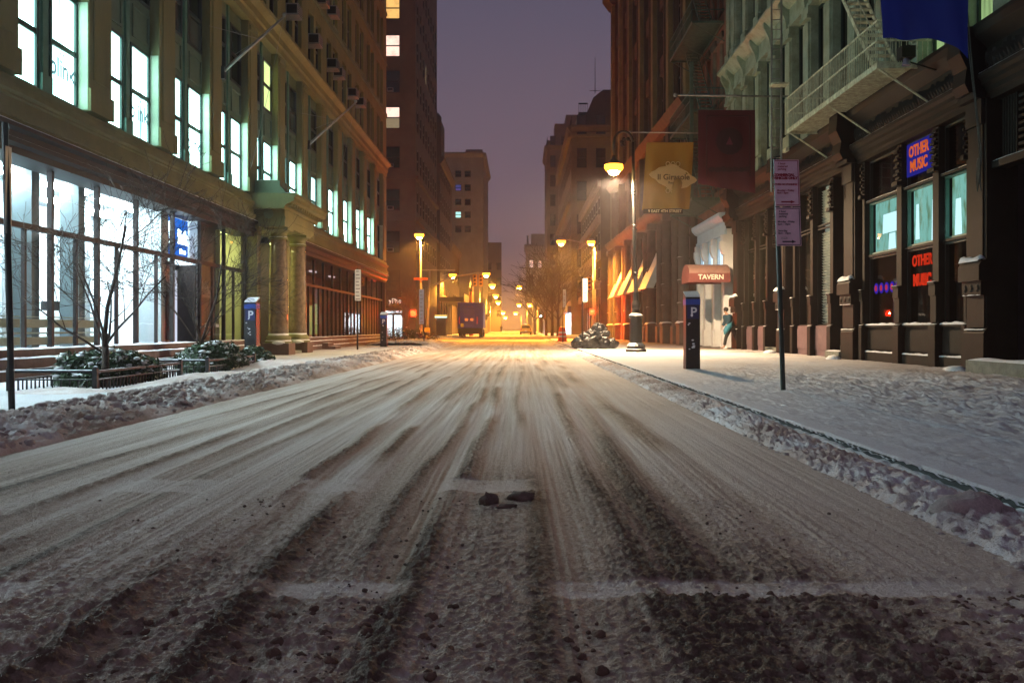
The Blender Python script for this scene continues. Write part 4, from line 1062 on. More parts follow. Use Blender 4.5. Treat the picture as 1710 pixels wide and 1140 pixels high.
fire_escape(RGT, FE, IRONR, 0, 0, 21.6, 28.9, 1.25, [6.95, 12.6], flip=False)
# lower frame strut and drop ladder
q = MB(RGT)
for d in (1.34, 1.64): q.tube((29.15, d, 5.1), (29.15, d, 12), .03, n=6)
q.build('ladder_rails', STEEL, FE)
for k in range(22):
    q = MB(RGT); q.tube((29.15, 1.34, 5.25 + k * .3), (29.15, 1.64, 5.25 + k * .3), .015, n=5); q.build('rung', STEEL, FE)
q = MB(RGT); q.box(28.8, 29.2, 1.2, 1.7, 8.3, 8.36); q.box(28.8, 29.2, 1.2, 1.3, 6.3, 6.4); q.build('ladder_bracket', IRONR, FE)
# floodlight under the balcony, facing down the facade (unlit)
t = thing('floodlight', 'dark floodlight fixed below the pale balcony above the shop', 'floodlight', RGT((20.9, .9, 6.75)))
q = MB(RGT); q.box(20.8, 21.1, .7, 1.0, 6.85, 7.1); q.build('housing', BLACKM, t)
q = MB(RGT); q.tube((20.95, .2, 6.6), (20.95, .85, 6.8), .02); q.build('arm', BLACKM, t)
q = MB(RGT); q.tube((20.95, .85, 6.85), (20.95, .85, 6.7), .06, .1, 10); q.build('lens', mat('lens', (.3, .25, .35), .2, .1, 3, 0), t)
# hanging rope/cable on the near pier
t = thing('hanging_rope', 'dark rope tied up in a hank beside the near iron pier', 'rope', RGT((18.6, .3, 4)))
q = MB(RGT); q.path([(18.75, .75, 9.5), (18.7, .55, 6.5), (18.55, .45, 5.0), (18.5, .42, 4.3), (18.45, .42, 3.6)], .014, 6); q.path([(18.75, .75, 9.5), (18.62, .5, 6), (18.42, .42, 4.3), (18.5, .42, 3.75), (18.56, .43, 4.1)], .014, 6)
q.build('rope', mat('rope', (.08, .09, .08), .8, .3, 10, .2), t)
q = MB(RGT)
for k in range(6): q.path([(18.47 + .02 * k, .43, 4.25), (18.42 + .03 * k, .45, 4.0 - .03 * k), (18.5 + .01 * k, .44, 3.75 - .03 * k), (18.56, .43, 4.0), (18.50, .43, 4.25)], .011, 5)
q.build('coil', mat('rope', (.08, .09, .08), .8, .3, 10, .2), t)

# ------------------------------------------------------------------ building with the white portal and teal fire escape
PB = thing('portal_building', 'narrow red brick building with a white and pale blue arched portal', 'building', (9.3, 46.5, 0))
P0, P1 = 43.02, 50.1
b = MB(RGT); b.box(P0, P1, -12, -.5, 6.2, 34); b.build('core_wall', DARKB, PB)
pc = [(P0 + .7 + 1.5 * k, P0 + 1.55 + 1.5 * k) for k in range(4)]
pr = [(7.6, 10.2), (11.6, 14.2), (15.6, 18.2), (19.6, 22.2), (23.6, 26.2)]
punched(PB, RGT, P0, P1, 6.2, 34, pc, pr, .5, BRICKR, 'wall')
for i, (a, c) in enumerate(pc):
    for j, (r0, r1) in enumerate(pr[:4]):
        pm = [DPANE]
        if j == 1 and i in (0, 1): pm = [emit('lit_teal', (.2, .8, .75), .7)]
        window(PB, RGT(((a + c) / 2, -.25, r0)), rw, c - a, r1 - r0, FRAMEK, pm, rail=.5)
b = MB(RGT)
for r0, r1 in pr[:4]:
    for a, c in pc:
        b = MB(RGT); b.box(a - .12, c + .12, .003, .12, r1 + .05, r1 + .3); b.build('lintel', BSTONE, PB)
        b = MB(RGT); b.box(a - .1, c + .1, .003, .1, r0 - .2, r0 - .06); b.build('window_sill', BSTONE, PB)
b = MB(RGT); b.prism([(0, 5.2), (.12, 5.2), (.12, 5.35), (.06, 5.38), (.06, 5.75), (.18, 5.8), (.32, 5.95), (.36, 6.05), (.36, 6.18), (0, 6.2)], P0 - .002, 49.9); b.build('portal_cornice', BLUEP, PB)
b = MB(RGT); b.box(P0, P1, -.5, -.004, 5.2, 6.198); b.build('portal_beam', WHITEP, PB)
for u in (43.1, 45.3, 47.5, 49.5):
    q = MB(RGT); q.box(u, u + .35, -.5, .10, .1, 5.2); q.box(u - .05, u + .4, .10, .18, .1, .9); q.box(u - .05, u + .4, .10, .20, 4.9, 5.19)
    q.prism([(.1, 4.3), (.16, 4.3), (.26, 4.6), (.26, 4.9), (.1, 4.9)], u, u + .35); q.build('pilaster', WHITEP, PB)
ARCG = emit('arch_glow', (.62, .85, 1.0), 1.1)
for u in (43.45, 45.65, 47.85):
    w = 1.85 if u < 47 else 1.65
    q = MB(RGT); n = 14
    # spandrel with a real arched hole
    cx = u + w / 2; r = w / 2 - .18; zc = 4.15
    for k in range(n):
        t0 = math.pi * k / n; t1 = math.pi * (k + 1) / n
        p0 = (cx + r * math.cos(t0), zc + r * math.sin(t0)); p1 = (cx + r * math.cos(t1), zc + r * math.sin(t1))
        q.prism([(p0[0], p0[1]), (p0[0], 5.2), (p1[0], 5.2), (p1[0], p1[1])], -.1, -.02, 1)
    q.box(u, u + .18, -.1, -.02, 3.3, 5.2); q.box(u + w - .18, u + w, -.1, -.02, 3.3, 5.2)
    q.build('arch', BLUEP, PB)
    q = MB(RGT); q.quad((u + .1, -.14, 3.3), (u + w - .1, -.14, 3.3), (u + w - .1, -.14, 5.1), (u + .1, -.14, 5.1)); q.build('arch_pane', ARCG, PB)
    q = MB(RGT); q.box(u, u + w, -.3, -.2, .1, 3.2); q.box(u + .15, u + w - .15, -.2, -.16, .4, 1.3); q.box(u + .15, u + w - .15, -.2, -.16, 1.5, 3.0); q.box(u, u + w, -.3, -.05, 3.2, 3.3); q.build('door', mat('cream_door', (.62, .58, .50), .5, .1, 2, .05), PB)
b = MB(RGT); b.box(P0, P1, -.6, -.52, .1, 5.2); b.build('portal_backing', ROOMD, PB)
# barrel awning
AW = thing('barrel_awning', 'maroon half barrel entrance awning with pale lettering in front of the white portal', 'awning', (8.4, 43.2, 3))
ry0, ry1 = 42.1, 44.0; n = 12; vs = []
b = MB()
pts = [((ry0 + ry1) / 2 + (ry1 - ry0) / 2 * math.cos(math.pi * k / n), 3.35 + .48 * math.sin(math.pi * k / n)) for k in range(n + 1)]
for k in range(n): b.quad((7.45, *pts[k]), (7.45, *pts[k + 1]), (9.25, *pts[k + 1]), (9.25, *pts[k]))
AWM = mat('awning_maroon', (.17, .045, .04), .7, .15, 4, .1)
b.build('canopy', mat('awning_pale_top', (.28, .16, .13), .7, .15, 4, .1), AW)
b = MB(); b.add([(7.448, p[0], p[1]) for p in pts], [tuple(range(n + 1))]); b.build('end_panel', AWM, AW)
b = MB(); b.box(7.45, 9.25, ry0 - .02, ry0, 3.0, 3.40); b.box(7.45, 9.25, ry1, ry1 + .02, 3.0, 3.40); b.box(7.43, 7.45, ry0, ry1, 3.0, 3.35); b.build('valance', AWM, AW)
b = MB(); b.snow(0, 1, 0, 1, 0, 0) if False else None
text('TAVERN', .30, mat('pale_letters', (.8, .72, .6), .6, .05, 3, 0), (8.4, ry0 - .025, 3.22), 'S', AW, .003, .008)
# teal fire escape
FT = thing('fire_escape', 'dark teal fire escape with steep stairs on the red brick building', 'fire escape', RGT((46.5, .6, 6.7)))
fire_escape(RGT, FT, IRONT, 0, 0, 43.4, 49.8, 1.5, [6.9, 10.9, 14.9, 18.9], bars=.2)
q = MB(RGT); q.box(43.3, 43.42, 1.45, 1.6, 6.9, 13); q.build('ladder_rails', IRONT, FT)

# ------------------------------------------------------------------ brown pier building to the corner
pA = Vector((8.95, 50.12, 0)); pB = Vector((8.15, 83.0, 0)); U3 = (pB - pA).normalized(); N3 = Vector((-U3.y, U3.x, 0))
BT = frameT(pA, U3, N3); L3 = (pB - pA).length; rw3 = math.atan2(N3.y, N3.x) + math.pi / 2
CB = thing('pier_building', 'tall brown loft building with high lit piers and small white awnings at the corner', 'building', tuple(pA))
b = MB(BT); b.box(0, L3, -12, -.6, .1, 36); b.build('core_wall', DARKB, CB)
cc = []; np_ = 6; stepu = L3 / np_
for k in range(np_):
    a = k * stepu + .75
    cc += [(a, a + 1.9), (a + 2.2, a + 2.2 + 1.9)]
punched(CB, BT, 0, L3, 8.3, 36, cc, [(9.0, 12.0), (13.8, 16.8), (17.9, 20.9), (22.0, 25.0), (26.1, 29.1), (30.2, 33.0)], .45, BSTONE, 'wall', .12)
for k in range(np_ + 1):
    u = min(max(k * stepu, .4), L3 - .4)
    q = MB(BT); q.box(u - .38, u + .38, .002, .28, 13.2, 36); q.build('pier', mat('pier_tan', (.20, .165, .085), .75, .25, 1, .2), CB)
    q = MB(BT); q.box(u - .45, u + .45, .002, .30, 8.5, 12.6); q.build('pier', BSTONE, CB)
    # ground-floor column on a pedestal
    q = MB(BT); q.box(u - .5, u + .5, -.1, .62, .08, 1.15); q.box(u - .55, u + .55, -.1, .67, 1.15, 1.25); q.build('pedestal', BSTONE, CB)
    q = MB(BT); q.tube((u, .3, 1.25), (u, .3, 7.2), .30, .27, 14)
    for hh in (2.2, 3.4, 4.6, 5.8): q.tube((u, .3, hh), (u, .3, hh + .12), .335, n=14)
    q.box(u - .4, u + .4, -.05, .62, 7.2, 7.6); q.build('column', BSTONE, CB)
    q = MB(BT); q.snow(u - .55, u + .55, .0, .66, 1.25, .12, .1)
    for hh in (2.32, 3.52, 4.72): q.snow(u - .25, u + .25, .3, .62, hh, .03, .1)
    q.build('snow_ledge', SNOWC, CB, True)
    if k < np_:
        um = u + stepu / 2
        q = MB(BT); q.box(u + .3, u + stepu - .3, -.35, -.1, .1, 7.6); q.build('bay_wall', BSTONE, CB)
        q = MB(BT); q.box(um - .38, um + .38, -.1, .45, .08, 1.1); q.tube((um, .2, 1.1), (um, .2, 7.3), .24, .22, 12); q.build('column', BSTONE, CB)
        for a in (u + .9, um + .65):
            wm = DPANE if (k + int(a * 3)) % 3 else emit('lit_window_warm', (.9, .42, .12), .25, .5, 1)
            window(CB, BT((a + .5, -.05, 1.6)), rw3, 1.3, 4.6, FRAMEK, [wm], rail=.6)
b = MB(BT); b.prism([(-.3, 7.61), (.5, 7.61), (.55, 7.75), (.75, 7.95), (.8, 8.1), (.8, 8.2), (-.3, 8.28)], 0, L3); b.prism([(-.3, 12.65), (.35, 12.65), (.6, 12.95), (.7, 13.1), (-.3, 13.15)], 0, L3); b.build('cornice', BSTONE, CB)
b = MB(BT); b.snow(0, L3, .4, .8, 8.2, .04, .3); b.build('snow_ledge', SNOWC, CB, True)
for (a, c) in cc:
    for j, (r0, r1) in enumerate([(9.0, 12.0), (13.8, 16.8), (17.9, 20.9), (22.0, 25.0), (26.1, 29.1)]):
        window(CB, BT(((a + c) / 2, -.35, r0)), rw3, c - a, r1 - r0, FRAMEK, [DPANE if (j + int(a)) % 4 else DPANEB], rail=.5)
b = MB(BT); b.prism([(0, 28.6), (.3, 28.6), (.9, 29.4), (.9, 29.9), (0, 30)], L3 - 1.2, L3 + .9); b.build('corner_cornice', BSTONE, CB)
for k, (u, lab) in enumerate(((8.6, 'white slanted awning nearest the street lamp on the brown building'), (14.0, 'second white awning from the parking meter on the brown building'), (19.4, 'third white awning along the brown building'), (25.0, 'last white awning before the far corner'))):
    t = thing('window_awning', lab, 'awning', BT((u, .4, 3.4)), group='white awnings on the brown building')
    q = MB(BT); q.add([(u, .02, 5.75), (u + 3.0, .02, 5.75), (u + 3.0, 1.05, 3.45), (u, 1.05, 3.45), (u, .02, 5.72), (u + 3, .02, 5.72), (u + 3, 1.05, 3.42), (u, 1.05, 3.42)], [(0, 1, 2, 3), (7, 6, 5, 4), (0, 3, 7, 4), (1, 5, 6, 2), (2, 6, 7, 3)])
    q.build('canvas', WHITEP, t)
    q = MB(BT); q.add([(u, .02, 5.74), (u, 1.04, 3.44), (u, .55, 3.44), (u, .02, 4.6), (u + .02, .02, 5.74), (u + .02, 1.04, 3.44), (u + .02, .55, 3.44), (u + .02, .02, 4.6)], [(0, 1, 2, 3), (7, 6, 5, 4), (0, 4, 5, 1), (1, 5, 6, 2), (2, 6, 7, 3)]); q.build('side_flap', mat('awning_white', (.62, .72, .74), .7, .08, 3, .05), t)
    q = MB(BT); q.tube((u, .02, 3.44), (u, 1.05, 3.44), .02); q.tube((u, 1.05, 3.44), (u + 3, 1.05, 3.44), .02); q.build('awning_bar', STEEL, t)

# ------------------------------------------------------------------ far buildings
def tower(name, label, x0, x1, y0, y1, h, m, fcols=(), frows=(), scols=(), srows=(), side=1, wm=None, lit=None, cm=None, cor=True, band=0, z0=.1, rec=.3, cat='building'):
    """box building: front wall (towards the camera) and street-side wall both punched"""
    t = thing(name, label, cat, ((x0 + x1) / 2, y0, 0))
    b = MB(); b.box(x0 + rec, x1 - rec, y0 + rec, y1, z0, h - .02); b.build('core_wall', DARKB, t)
    FT_ = frameT((x0, y0, 0), (1, 0, 0), (0, -1, 0))
    punched(t, FT_, 0, x1 - x0, z0, h, fcols, frows, rec, m, 'wall')
    sx = x1 if side > 0 else x0
    ST = frameT((sx, y0, 0), (0, 1, 0), (side, 0, 0))
    punched(t, ST, rec, y1 - y0, z0, h, scols, srows, rec, m, 'side_wall')
    lit = lit or {}
    for i, (a, c) in enumerate(fcols):
        for j, (r0, r1) in enumerate(frows):
            window(t, FT_(((a + c) / 2, -.12, r0)), 0, c - a, r1 - r0, FRAMEK, [lit.get((i, j), DPANE)] if not isinstance(lit.get((i, j)), list) else lit[(i, j)], rail=.5, t=.08)
    for i, (a, c) in enumerate(scols):
        for j, (r0, r1) in enumerate(srows):
            window(t, ST(((a + c) / 2, -.12, r0)), side * math.pi / 2, c - a, r1 - r0, FRAMEK, [lit.get(('s', i, j), DPANE)], rail=.5, t=.08)
    if cor:
        b = MB(FT_); b.prism([(.003, h - .9), (.2, h - .8), (.5, h - .3), (.55, h), (.003, h)], -.0, x1 - x0); b.build('cornice', cm or m, t)
        b = MB(ST); b.prism([(.003, h - .9), (.2, h - .8), (.5, h - .3), (.55, h), (.003, h)], 0, y1 - y0); b.build('side_cornice', cm or m, t)
    return t, FT_, ST
# left, across the avenue
xE = -10.25; y0 = 94.0; s = F / y0
def hz(py, y): return CAMH + (VY - py) * y / F
rowsL = [(hz(p + 17, y0), hz(p - 20, y0)) for p in (471, 405, 335, 264, 198, 138, 78, 15, -48)]
rowsL = [(a, b_) for a, b_ in rowsL]
colsL = [(3.0, 4.6), (7.1 + .25, 8.75)]                     # measured from x0
X0 = -20.9
fc = [((645 + 1 - VX) / s - X0 - .3, (668 - VX) / s - X0)]
fc = [(1.2, 2.6), (4.4, 5.8), (fc[0][0], fc[0][1])]
sc_ = [(1.5 + 2.9 * k, 3.1 + 2.9 * k) for k in range(8)]
dimw = emit('window_cream_dim', (.8, .6, .35), .25)
TL, TF, TS = tower('corner_tower', 'tall brownstone corner building across the avenue with a few lit windows', X0, xE, y0, 118.5, 47, LIME2, fc, rowsL, sc_, rowsL[1:], 1,
      lit={(2, 7): [LITO, LITO], (2, 6): [LITP, LITP], (2, 4): [dimw, LITP], (2, 0): [DPANEB, DPANEB], ('s', 3, 5): dimw}, cor=True)
for py in (545, 528, 512, 496, 480, 464, 448, 432, 416, 400):      # rusticated courses on the corner pier
    for ua, ub, T_ in ((9.55, 10.62, TF), (.02, 1.3, TS)):
        q = MB(T_); h = hz(py, y0); q.box(ua, ub, .003, .08, h, h + .78); q.build('rustic_course', LIME2, TL)
for py in (296, 366):
    q = MB(TF); q.box(0, 10.7, .003, .3, hz(py, y0) - .2, hz(py, y0) + .15); q.build('string_course', LIME2, TL)
    q = MB(TS); q.box(0, 24, .003, .3, hz(py, y0) - .2, hz(py, y0) + .15); q.build('string_course', LIME2, TL)
for py in (570 + 0,):
    pass
for r, (a0, a1) in enumerate(rowsL[:6]):                            # window air conditioners
    if r in (1, 2, 3, 5):
        q = MB(TF); q.box(fc[2][0] + .35, fc[2][0] + .95, -.1, .25, a0 + .1, a0 + .45); o = q.build('air_conditioner', STEEL, TL)
        q = MB(TF); q.box(fc[2][0] + .41, fc[2][0] + .89, .25, .262, a0 + .16, a0 + .39); q.build('grille', BLACKM, o)
# pharmacy-like shop at its foot
q = MB(TF); q.box(7.2, 9.3, .003, .5, hz(517, y0), hz(485, y0)); q.build('shop_fascia', mat('fascia_dark', (.03, .02, .025), .5, .2, 3, .05), TL)
text('yPho', .62, emit('shop_letters', (1, .75, .6), .9), TF((8.75, .52, hz(503, y0))), 'S', TL, .01, .02)
q = MB(TF); q.box(7.3, 9.35, .003, .06, .2, hz(519, y0)); so = q.build('shop_window', emit('lit_shop', (.75, .92, 1.0), 1.5, .35, 3), TL)
q = MB(TF); q.box(8.4, 8.6, .06, .12, .2, hz(524, y0)); q.box(7.3, 9.35, .06, .12, hz(526, y0), hz(523, y0)); q.build('door_frame', BLACKM, so)
# left further buildings
def grid(a0, w, gap, n): return [(a0 + k * (w + gap), a0 + k * (w + gap) + w) for k in range(n)]
tower('turret_building', 'dark narrow building with a turret on its roof behind the corner tower', -22, -10.0, 120, 141, hz(266, 122), DARKB, grid(1, 1.3, 1.6, 4), grid(4, 2.3, 1.7, 5), grid(1, 1.6, 1.4, 6), grid(4, 2.3, 1.7, 5), 1)
t = bpy.data.objects['turret_building']
b = MB(); hb = hz(266, 122); b.box(-14, -9.9, 120.5, 126, hb, hz(205, 122)); b.box(-12.6, -10.6, 120.6, 125, hz(205, 122), hz(196, 122)); b.build('penthouse', DARKB, t)
b = MB(); b.lathe((-10.9, 122, 0), [(.9, hz(215, 122)), (.95, hz(196, 122)), (.6, hz(190, 122)), (.0, hz(186, 122))], 10); b.build('turret', DARKB, t)
hw = emit('window_blue_dim', (.15, .15, .6), .25)
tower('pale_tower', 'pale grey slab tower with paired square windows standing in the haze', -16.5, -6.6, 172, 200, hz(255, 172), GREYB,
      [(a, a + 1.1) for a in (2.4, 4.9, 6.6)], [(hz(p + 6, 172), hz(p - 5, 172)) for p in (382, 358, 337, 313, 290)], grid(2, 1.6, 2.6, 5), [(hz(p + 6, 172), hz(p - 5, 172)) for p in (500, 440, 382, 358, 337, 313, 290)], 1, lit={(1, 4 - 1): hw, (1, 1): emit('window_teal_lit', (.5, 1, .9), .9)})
t = bpy.data.objects['pale_tower']
b = MB(); b.box(-9.8, -6.7, 173, 180, hz(255, 172), hz(248, 172)); b.build('roof_house', GREYB, t)
tower('far_left_block', 'small dim block low on the left beyond the pale tower', -15, -7.6, 246, 270, hz(405, 246), DARKB, grid(4, 1.3, 1.2, 3), grid(4, 2, 2, 4), grid(2, 2, 2, 4), grid(4, 2, 2, 4), 1)
tower('far_low_block', 'low dark block behind the truck', -24, -10.6, 143, 168, 14, DARKB, grid(1, 1.6, 1.4, 4), grid(4.5, 2, 1.6, 2), grid(1, 2, 2, 6), grid(4.5, 2, 1.6, 2), 1)
# right, beyond the avenue
yR = 101.0; sR = F / yR
t1, f1, s1 = tower('banded_block', 'broad dark block with pale window bands beyond the avenue', 8.55, 26, yR, 134, hz(300, yR) , DARKB, [(2.2 + 3 * k, 4.0 + 3 * k) for k in range(5)], grid(4.8, 2.3, 1.5, 3), grid(1.0, 2.6, .7, 9), grid(5.2, 2.4, 1.4, 3), -1, cor=False)
b = MB(s1)
for hh in (4.4, 8.3, 12.1, 15.9): b.box(0, 33, .003, .35, hh, hh + .9)
b.build('band_course', mat('band_pale', (.24, .19, .16), .8, .2, .5, .1), t1)
b = MB(s1); b.box(1, 33, -.1, .06, .4, 3.6); b.build('shop_glass_wall', DPANE, t1)
for k in range(10):
    q = MB(s1); q.box(1 + 3.3 * k, 1.12 + 3.3 * k, .06, .14, .3, 4.2); q.build('shop_mullion', BLACKM, t1)
t2, f2, s2 = tower('mansard_block', 'ornate stepped block with arched windows and a mansard roof on the right', 7.3, 24, 136, 182, hz(215, 138), TANB, grid(.8, 1.4, 1.3, 6), grid(5, 2.8, 1.9, 6), grid(1.2, 1.8, 1.4, 13), grid(5, 2.8, 1.9, 6), -1,
                  lit={('s', 4, 1): LITP})
hb = hz(215, 138)
b = MB(); b.box(8.4, 24, 137, 180, hb, hz(190, 138)); b.prism([(9.6, hz(190, 138)), (10.6, hz(163, 138)), (12.0, hz(150, 138)), (13.2, hz(150, 138)), (13.6, hz(144, 138)), (14.2, hz(150, 138)), (22, hz(153, 138)), (24, hz(190, 138))], 138, 178, 1); b.build('mansard_roof', mat('slate', (.06, .055, .06), .7, .2, 1, .1), t2)
b = MB(); b.tube((11.0, 140, hz(150, 138)), (11.0, 140, hz(90, 138)), .06, .03, 6); b.tube((10.2, 140, hz(146, 138)), (11.8, 140, hz(146, 138)), .04, n=5); b.build('antenna', BLACKM, t2)
b = MB()
for k in range(5): b.tube((8.45 + .3 * k, 137, hz(190, 138)), (8.45 + .3 * k, 137, hz(176, 138)), .03, n=4)
b.box(8.4, 9.7, 136.9, 137.1, hz(177, 138), hz(175, 138)); b.build('roof_railing', BLACKM, t2)
b = MB(s2)
for k in range(13): b.lathe((0, 0, 0), [(0, 0), (0, 0)], 3) if False else None
b = MB(s2)
for (hh) in (9.3, 18.7, 28.1): b.box(0, 46, .003, .5, hh, hh + .35)
b.build('string_course', TANB, t2)
b = MB(f2)
for (hh) in (9.3, 18.7, 28.1): b.box(0, 16, .003, .5, hh, hh + .35)
b.build('string_course', TANB, t2)
q = MB(s2); q.box(.5, 14, .003, .1, .2, 3.2); q.build('shop_window', LITF, t2)
q = MB(s2); q.box(.2, 15, .003, .5, 3.3, 4.2); q.build('shop_fascia', mat('fascia_purple', (.08, .06, .2), .5, .2, 3, .05), t2)
tower('slender_tower', 'slender hazy tower set behind the mansard block', 5.6, 16, 196, 215, hz(243, 196), TANB, grid(.6, 1.1, 1.2, 4), grid(6, 2.4, 1.6, 9), grid(1, 1.6, 1.4, 6), grid(6, 2.4, 1.6, 9), -1)
t = bpy.data.objects['slender_tower']; b = MB(); b.box(7.2, 9.5, 197, 203, hz(243, 196), hz(205, 196)); b.box(5.7, 7.0, 198, 203, hz(243, 196), hz(256, 196) + 3); b.box(9.5, 12, 197, 205, hz(243, 196), hz(190, 196)); b.build('roof_house', TANB, t)
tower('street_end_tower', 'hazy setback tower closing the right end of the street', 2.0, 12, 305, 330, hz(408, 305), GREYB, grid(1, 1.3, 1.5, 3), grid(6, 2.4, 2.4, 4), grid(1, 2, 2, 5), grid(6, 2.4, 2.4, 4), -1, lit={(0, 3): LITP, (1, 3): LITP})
t = bpy.data.objects['street_end_tower']; b = MB(); b.box(3.6, 8, 306, 315, hz(408, 305), hz(390, 305)); b.tube((2.6, 308, hz(408, 305)), (2.6, 308, hz(392, 305)), .35, n=8); b.build('roof_house', GREYB, t)
tower('mid_right_block', 'mid height dim block between the slender tower and the street end', 4.6, 12, 226, 262, hz(470, 226), TANB, grid(1, 1.4, 1.4, 2), grid(3.5, 2, 1.6, 2), grid(1, 2, 2, 8), grid(3.5, 2, 1.6, 2), -1)
tower('far_right_row', 'low row of hazy buildings far down the right side', 3.6, 14, 345, 520, 11, TANB, grid(1, 2, 2, 2), grid(3.5, 2, 1.6, 2), grid(2, 3, 5, 20), grid(3.5, 2, 1.6, 2), -1)
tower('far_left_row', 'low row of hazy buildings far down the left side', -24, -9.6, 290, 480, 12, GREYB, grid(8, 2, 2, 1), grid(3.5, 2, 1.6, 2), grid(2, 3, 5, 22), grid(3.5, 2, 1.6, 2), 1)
tower('avenue_left_block', 'dark block along the avenue left of the corner tower', -60, -21.2, 94.2, 118, 40, DARKB, grid(2, 1.6, 2, 10), grid(5, 2.4, 1.6, 8), (), (), 1)
tower('avenue_right_block', 'dark block along the avenue right of the banded block', 26.3, 60, 101.2, 130, 30, DARKB, grid(2, 1.6, 2, 8), grid(5, 2.4, 1.6, 6), (), (), -1)

# ------------------------------------------------------------------ street lamps
BULB = emit('sodium_bulb', (1.0, 0.50, 0.10), 150)
SKIRT = emit('sodium_refractor', (1.0, 0.33, 0.018), 7)
BULB2 = emit('sodium_bulb_near', (1.0, 0.56, 0.14), 420)
def light(parent, P, w, col=SODIUM, r=.12, typ='SPOT'):
    l = bpy.data.lights.new('lamp_light', typ); l.energy = w; l.color = col; l.shadow_soft_size = r
    if typ == 'SPOT': l.spot_size = math.radians(172); l.spot_blend = .35
    o = bpy.data.objects.new('lamp_light', l); COL.objects.link(o); o.parent = parent
    o.location = worldm(parent).inverted() @ Vector(P)
    return o
def cobra(px, py, base_x, z, lab, w, group='sodium street lamps down the street', arm=True, rb=.16, pole=STEEL, bulb=BULB):
    s = F / z; x = (px - VX) / s; h = CAMH + (VY - py) / s; xb = base_x
    t = thing('street_lamp', lab, 'street lamp', (xb, z, .1), group=group)
    b = MB(); b.path([(xb, z, .1), (xb, z, 1.2), (xb, z, h - .5)], [.13, .10, .07], 8); b.build('pole', pole, t, True)
    b = MB(); b.tube((xb, z, .1), (xb, z, .7), .22, .15, 8); b.build('base', pole, t)
    if abs(x - xb) > .05:
        pts = [(xb + (x - xb) * k / 6, z, h - .5 + .62 * math.sin(k / 6 * math.pi / 2)) for k in range(7)]
        b = MB(); b.path(pts, .045, 6); b.build('arm', pole, t, True)
    b = MB(); b.lathe((x, z, h), [(.0, .24), (.12, .22), (rb, .10), (rb + .03, .02), (rb + .01, .0)], 12); b.build('hood', pole, t, True)
    b = MB(); b.lathe((x, z, h), [(rb * .62, -rb * .30), (rb * .66, -rb * .6), (rb * .45, -rb * 1.0), (.0, -rb * 1.15)], 12); b.build('bulb', bulb, t, True)
    b = MB(); b.lathe((x, z, h), [(rb * .98, .0), (rb * 1.0, -rb * .35), (rb * .8, -rb * .62), (rb * .62, -rb * .70)], 14); b.build('refractor', SKIRT if bulb is BULB else bulb, t, True)
    if w: light(t, (x, z, h - rb * 1.15 - .06), w, r=.06)
    return t
# bishop's crook lamp on the right
zL = 35.3; sL = F / zL; xb = (1062 - VX) / sL; xl = (1025 - VX) / sL; hl = CAMH + (VY - 276) / sL; ht = CAMH + (VY - 222) / sL
BL = thing('crook_lamp', 'ornate black crook street lamp with snowy base and blazing lantern on the right sidewalk', 'street lamp', (xb, zL, .1))
b = MB(); b.lathe((xb, zL, .1), [(.38, 0), (.38, .10), (.34, .12), (.34, .22), (.28, .30), (.24, .34), (.23, 1.25), (.27, 1.28), (.27, 1.34), (.18, 1.42), (.13, 1.55), (.16, 1.62), (.17, 1.75), (.11, 1.9), (.095, 2.2)], 16); b.build('base', BLACKS, BL, False)
xt = (1057 - VX) / sL
b = MB(); b.path([(xb, zL, 2.2), ((xb + xt) / 2, zL, 4.2), (xt, zL, ht - .35)], [.085, .07, .055], 12); b.build('pole', BLACKM, BL, True)
b = MB()
for hh in (2.9, 3.0, 4.6, 4.75, 5.9, 6.0):
    xx = xb + (xt - xb) * (hh - 2.2) / (ht - 2.55); b.lathe((xx, zL, hh), [(.07, -.05), (.11, 0), (.07, .05)], 12)
b.build('collar', BLACKM, BL, True)
cx = (xt + xl) / 2; R = (xt - xl) / 2
pts = [(cx + R * math.cos(a), zL, ht - .35 + R * 1.15 * math.sin(a)) for a in [math.pi * k / 12 for k in range(13)]] + [(xl, zL, hl + .36)]
b = MB(); b.path(pts, .045, 8); b.build('crook', BLACKM, BL, True)
b = MB()
sp = [(cx + .05 + (R - .12) * (1 - k / 26) * math.cos(.6 * k / 3 + .4), zL, ht - .42 + (R - .1) * (1 - k / 26) * math.sin(.6 * k / 3 + .4)) for k in range(24)]
b.path(sp, .025, 6)
for k in (3, 7, 11, 15): rock(b, sp[k], .07, k, (1, .3, 1))
b.build('scroll', BLACKM, BL, True)
b = MB(); b.lathe((xl, zL, hl), [(.0, .40), (.05, .36), (.08, .24), (.20, .14), (.25, .05), (.24, .02)], 14); b.build('hood', BLACKM, BL, True)
b = MB(); b.lathe((xl, zL, hl), [(.20, -.10), (.23, -.20), (.16, -.33), (.0, -.38)], 16); b.build('lantern', BULB2, BL, True)
b = MB(); b.lathe((xl, zL, hl), [(.33, .02), (.35, -.10), (.29, -.20), (.21, -.23)], 16); b.build('refractor', SKIRT, BL, True)
light(BL, (xl, zL, hl - .46), LAMP_W * 1.3, (1.0, .70, .42), .06)
